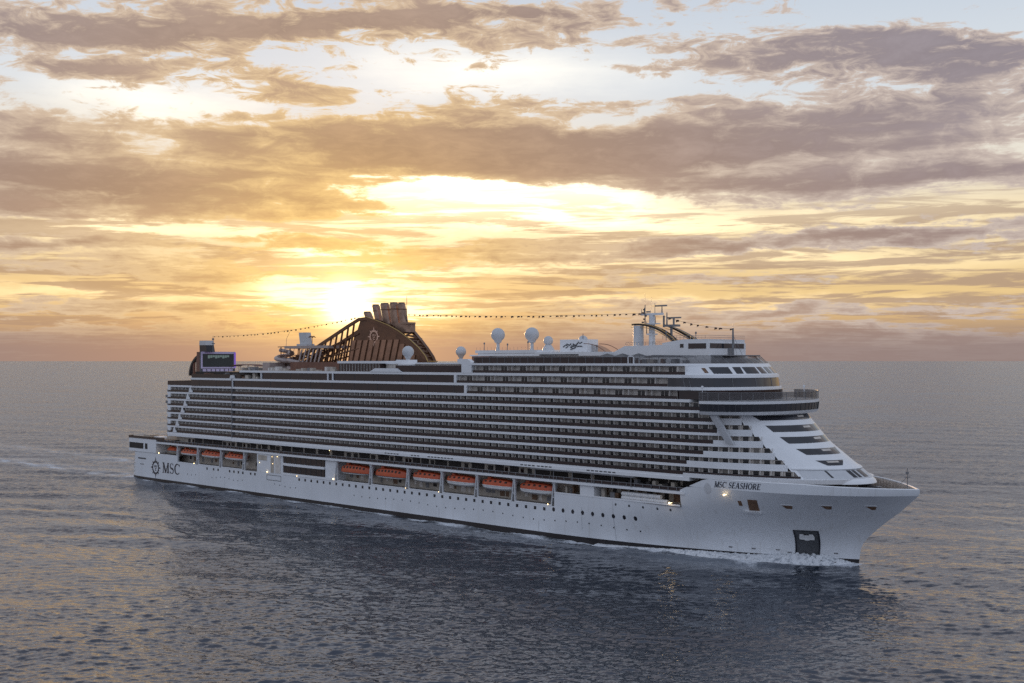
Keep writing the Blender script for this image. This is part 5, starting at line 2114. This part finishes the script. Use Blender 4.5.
def build_sea():
    # rings of vertices round the point under the camera: closely spaced where the sea is near, out to the horizon
    depr = np.concatenate([np.linspace(88, 24, 24), np.degrees(np.arctan(np.linspace(500, 3.0, 720) / 1145.0)), np.degrees(np.arctan(np.array([2.2, 1.5, 1.0, 0.7, 0.45, 0.3, 0.2]) / 1145.0))])
    dist = H / np.tan(np.radians(depr))
    front_az = np.linspace(-31, 31, 1060)
    back_az = np.linspace(31, 329, 120)[1:-1]
    azs = np.radians(np.concatenate([front_az, back_az]))
    D, Az = np.meshgrid(dist, azs, indexing='ij')
    X, Y = D * np.sin(Az), D * np.cos(Az)
    dd = np.gradient(dist)[:, None] * np.ones_like(Az)
    Z = np.zeros_like(X)
    infront = (np.cos(Az) > 0.5)
    s, t = to_ship(X, Y)
    gust = 1.0 + 0.34 * vnoise(X * 0.5, Y, 60.0, 3) + 0.24 * vnoise(X * 0.5, Y, 22.0, 5)
    # flatter water in the lee under the near side
    r = np.random.default_rng(23)
    nw = 90
    lam = np.exp(r.uniform(math.log(0.6), math.log(4.5), nw))
    for L in lam:
        th = r.normal(math.radians(84), math.radians(24))
        k = 2 * math.pi / L
        amp = 0.0074 * L ** 0.78 * r.uniform(0.5, 1.2)
        att = np.clip((L / (2.0 * dd) - 0.4) / 0.9, 0, 1)
        ph = r.uniform(0, 6.28)
        Z += amp * att * np.sin(k * (X * math.cos(th) + Y * math.sin(th)) + ph + 0.8 * vnoise(X, Y, L * 5, int(L * 100) % 97))
    for L, amp in ((7.5, 0.035), (11.0, 0.05), (16.0, 0.08), (21.0, 0.10), (29.0, 0.13), (44.0, 0.18)):
        th = r.normal(math.radians(70), math.radians(30))
        k = 2 * math.pi / L
        Z += amp * np.clip((L / (2.0 * dd) - 0.4) / 0.9, 0, 1) * np.sin(k * (X * math.cos(th) + Y * math.sin(th)) + 1.2 * vnoise(X, Y, L * 4, int(L)))
    Z *= np.clip(gust, 0.4, 1.8)
    # the ship's own waves: a diverging train from the bow and from the stern quarter
    for s0, sg, amp in ((318.0, 1, 0.55), (10.0, 1, 0.40)):
        ds = s0 - s
        cone = t - 8 - 0.34 * np.maximum(ds, 0)
        Z += np.where(ds > 0, amp * np.exp(-(cone / 7.0) ** 2) * np.sin(cone * 0.75) * np.exp(-ds / 180.0), 0)
    Z *= infront
    # churned water and foam
    hb = np.array([half_breadth(v, 0.6) for v in np.linspace(0, 340, 341)])
    b = np.interp(s, np.linspace(0, 340, 341), hb)
    off = t - b                      # distance outside the near waterline
    n1 = vnoise(s * 1.0, t * 2.0, 3.2, 41)
    n2 = vnoise(s, t, 9.0, 42)
    near = (s > -5) & (s < 323)
    bow = np.where(near, smooth(s, 262, 300), 0)
    width = 2.2 + 2.2 * smooth(s, 150, 230) + 4.0 * np.exp(-((s - 304) / 16.0) ** 2) + 1.6 * smooth(s, 322, 200) + 1.2 * n2 * 0.5
    foam = np.where(near & (off > -2), np.exp(-np.maximum(off - 0.2, 0) / np.maximum(width, 0.8)), 0)
    foam *= (0.66 + 0.12 * smooth(s, 140, 230) + 0.28 * bow) * (0.85 + 0.35 * n1)
    # a paler slick of aerated water a little further out
    slick = np.where(near, np.exp(-((off - 10) / 9.0) ** 2) * smooth(s, 120, 210) * (1 - smooth(s, 300, 320)), 0) * (0.5 + 0.4 * n2)
    # wake astern
    ast = np.where(s < 4, np.exp(-(np.abs(t) / (17 + 0.05 * np.maximum(-s, 0))) ** 4) * np.exp(s / 500.0), 0)
    ast = ast * (0.35 + 0.35 * n2 + 0.2 * n1)
    edge = np.where(s < 6, np.exp(-((np.abs(t) - 19 - 0.03 * np.maximum(-s, 0)) / 7.0) ** 2) * np.exp(np.minimum(s, 0) / 400.0), 0) * (0.65 + 0.35 * n1 + 0.2 * n2)
    foam = np.clip(foam, 0, 1)
    foam = np.maximum(foam, np.clip(edge, 0, 1) * 0.62)
    foam = np.maximum(foam, np.clip(ast * (0.4 + 0.6 * n1) * np.exp(np.minimum(s, 0) / 160.0), 0, 1) * 0.75)
    churn = np.clip(0.5 * slick + 0.6 * ast + 0.6 * edge, 0, 1)
    nr, nc = X.shape
    co = np.stack([X, Y, Z], -1).reshape(-1, 3)
    idx = np.arange(nr * nc).reshape(nr, nc)
    a = idx[:-1, :]
    bq = idx[1:, :]
    quads = np.stack([a, np.roll(a, -1, 1), np.roll(bq, -1, 1), bq], -1).reshape(-1, 4)
    me = bpy.data.meshes.new('ocean')
    me.vertices.add(len(co))
    me.vertices.foreach_set('co', co.ravel().astype(np.float32))
    me.loops.add(quads.size)
    me.loops.foreach_set('vertex_index', quads.ravel().astype(np.int32))
    me.polygons.add(len(quads))
    me.polygons.foreach_set('loop_start', np.arange(0, quads.size, 4, dtype=np.int32))
    me.polygons.foreach_set('use_smooth', np.ones(len(quads), dtype=bool))
    me.update(calc_edges=True)
    fine = np.clip((dd - 0.4) / 2.6, 0.08, 1.0)
    at3 = me.attributes.new('fine', 'FLOAT', 'POINT')
    at3.data.foreach_set('value', fine.ravel().astype(np.float32))
    at_ = me.attributes.new('foam', 'FLOAT', 'POINT')
    at_.data.foreach_set('value', foam.ravel().astype(np.float32))
    at2 = me.attributes.new('churn', 'FLOAT', 'POINT')
    at2.data.foreach_set('value', churn.ravel().astype(np.float32))
    o = bpy.data.objects.new('ocean', me)
    COL.objects.link(o)
    o['kind'] = 'structure'
    return o


ocean = build_sea()


def sea_material():
    m = bpy.data.materials.new('sea_water')
    m.use_nodes = True
    t = m.node_tree
    b = t.nodes['Principled BSDF']
    geo = t.nodes.new('ShaderNodeNewGeometry')
    pos = geo.outputs['Position']
    fo = t.nodes.new('ShaderNodeAttribute')
    fo.attribute_name = 'foam'
    ch = t.nodes.new('ShaderNodeAttribute')
    ch.attribute_name = 'churn'
    foam, churn = N(t, fo.outputs['Fac']), N(t, ch.outputs['Fac'])
    fn = noise(t, pos, 0.9, 8.0, 0.7, 0.6)
    fn2 = noise(t, combine_scaled(t, pos, (0.35, 0.35, 0.35)), 1.0, 6.0, 0.65, 1.0)
    white = (foam * 1.25 + (fn - 0.5) * 1.5 * foam._op('POWER', 0.5)).step(0.38, 0.85)
    pale = (churn * (0.4 + fn2)).clamp()
    c = mixc(t, pale, (0.011, 0.018, 0.028), (0.30, 0.33, 0.37))
    c = mixc(t, white, c, (0.66, 0.69, 0.73))
    t.links.new(c, b.inputs['Base Color'])
    r = white * 0.4 + 0.06 + pale * 0.12
    t.links.new(r.s, b.inputs['Roughness'])
    b.inputs['IOR'].default_value = 1.95
    b.inputs['Specular Tint'].default_value = (0.82, 0.85, 1.0, 1.0)
    # small ripples: slopes taken straight from noise, so that the far sea keeps its facets
    gu = noise(t, combine_scaled(t, pos, (0.010, 0.014, 1.0)), 1.0, 4.0, 0.6, 0.5)
    def slopes(scale, sc, det):
        n = t.nodes.new('ShaderNodeTexNoise')
        n.inputs['Scale'].default_value = scale
        n.inputs['Detail'].default_value = det
        n.inputs['Roughness'].default_value = 0.6
        t.links.new(combine_scaled(t, pos, sc), n.inputs['Vector'])
        s = t.nodes.new('ShaderNodeSeparateXYZ')
        t.links.new(n.outputs['Color'], s.inputs[0])
        return N(t, s.outputs[0]) - 0.5, N(t, s.outputs[1]) - 0.5
    ax, ay = slopes(3.6, (0.36, 1.0, 1.0), 3.0)
    bx, by = slopes(1.15, (0.32, 1.0, 1.0), 3.0)
    far = t.nodes.new('ShaderNodeAttribute')
    far.attribute_name = 'fine'
    fz = N(t, far.outputs['Fac'])
    amt = (gu * 2.6 - 0.3).max(0.35)
    ka, kb = (fz * 0.05 + 0.50) * amt, (fz * 0.20 + 0.50) * amt
    sx, sy = ax * ka * 0.8 + bx * kb * 0.7, ay * ka + by * kb - (fz * 0.165 + 0.002)
    vm = t.nodes.new('ShaderNodeVectorMath')
    vm.operation = 'ADD'
    t.links.new(geo.outputs['Normal'], vm.inputs[0])
    t.links.new(combine(t, sx, sy, 0.0), vm.inputs[1])
    vn = t.nodes.new('ShaderNodeVectorMath')
    vn.operation = 'NORMALIZE'
    t.links.new(vm.outputs[0], vn.inputs[0])
    t.links.new(vn.outputs[0], b.inputs['Normal'])
    return m


ocean.data.materials.append(sea_material())


# ------------------------------------------------------------------ bow wave: a low broken ridge of white water against the hull
def bow_wave():
    r = np.random.default_rng(5)
    rows = []
    S = np.linspace(255, 323.0, 170)
    for s in S:
        hgt = 0.45 + 1.5 * math.exp(-((s - 311) / 9.0) ** 2) + 0.5 * math.exp(-((s - 292) / 16.0) ** 2)
        wid = 1.8 + 6.0 * math.exp(-((s - 303) / 12.0) ** 2) + 0.03 * max(0, 300 - s) - 0.9 * smooth(np.array(s), 316, 323)
        hgt *= 1 - 0.75 * float(smooth(np.array(s), 318, 323.0))
        if s < 275:
            hgt *= max(0.05, (s - 255) / 20)
        row = []
        for j in range(13):
            u = j / 12
            z = hgt * (math.sin(math.pi * min(1.0, 0.35 + u * 0.65)) ** 1.0) * (1 - u * 0.15)
            jit = (r.random() - 0.5) * 0.45 * hgt * (1 if 0 < j < 12 else 0)
            row.append((s + (r.random() - 0.5) * 0.25, half_breadth(min(s, 321.9), 0.5) - 0.25 + u * wid + (r.random() - 0.5) * 0.25, z + jit - 0.30 * u - 0.05))
        rows.append(row)
    mb = MB()
    mb.grid(rows)
    m = bpy.data.materials.new('white_water')
    m.use_nodes = True
    t = m.node_tree
    b = t.nodes['Principled BSDF']
    tc = t.nodes.new('ShaderNodeTexCoord')
    n = noise(t, tc.outputs['Object'], 0.8, 8.0, 0.7, 0.8)
    t.links.new(mixc(t, n.step(0.30, 0.52), (0.20, 0.23, 0.27), (0.74, 0.76, 0.79)), b.inputs['Base Color'])
    b.inputs['Roughness'].default_value = 0.5
    o = mb.build('bow_wave', m, None, smooth=True)
    o.location = SHIP.location
    o.rotation_euler = SHIP.rotation_euler
    o['kind'] = 'stuff'
    o['label'] = 'white foaming bow wave along the waterline of the cruise ship'
    o['category'] = 'bow wave'


bow_wave()
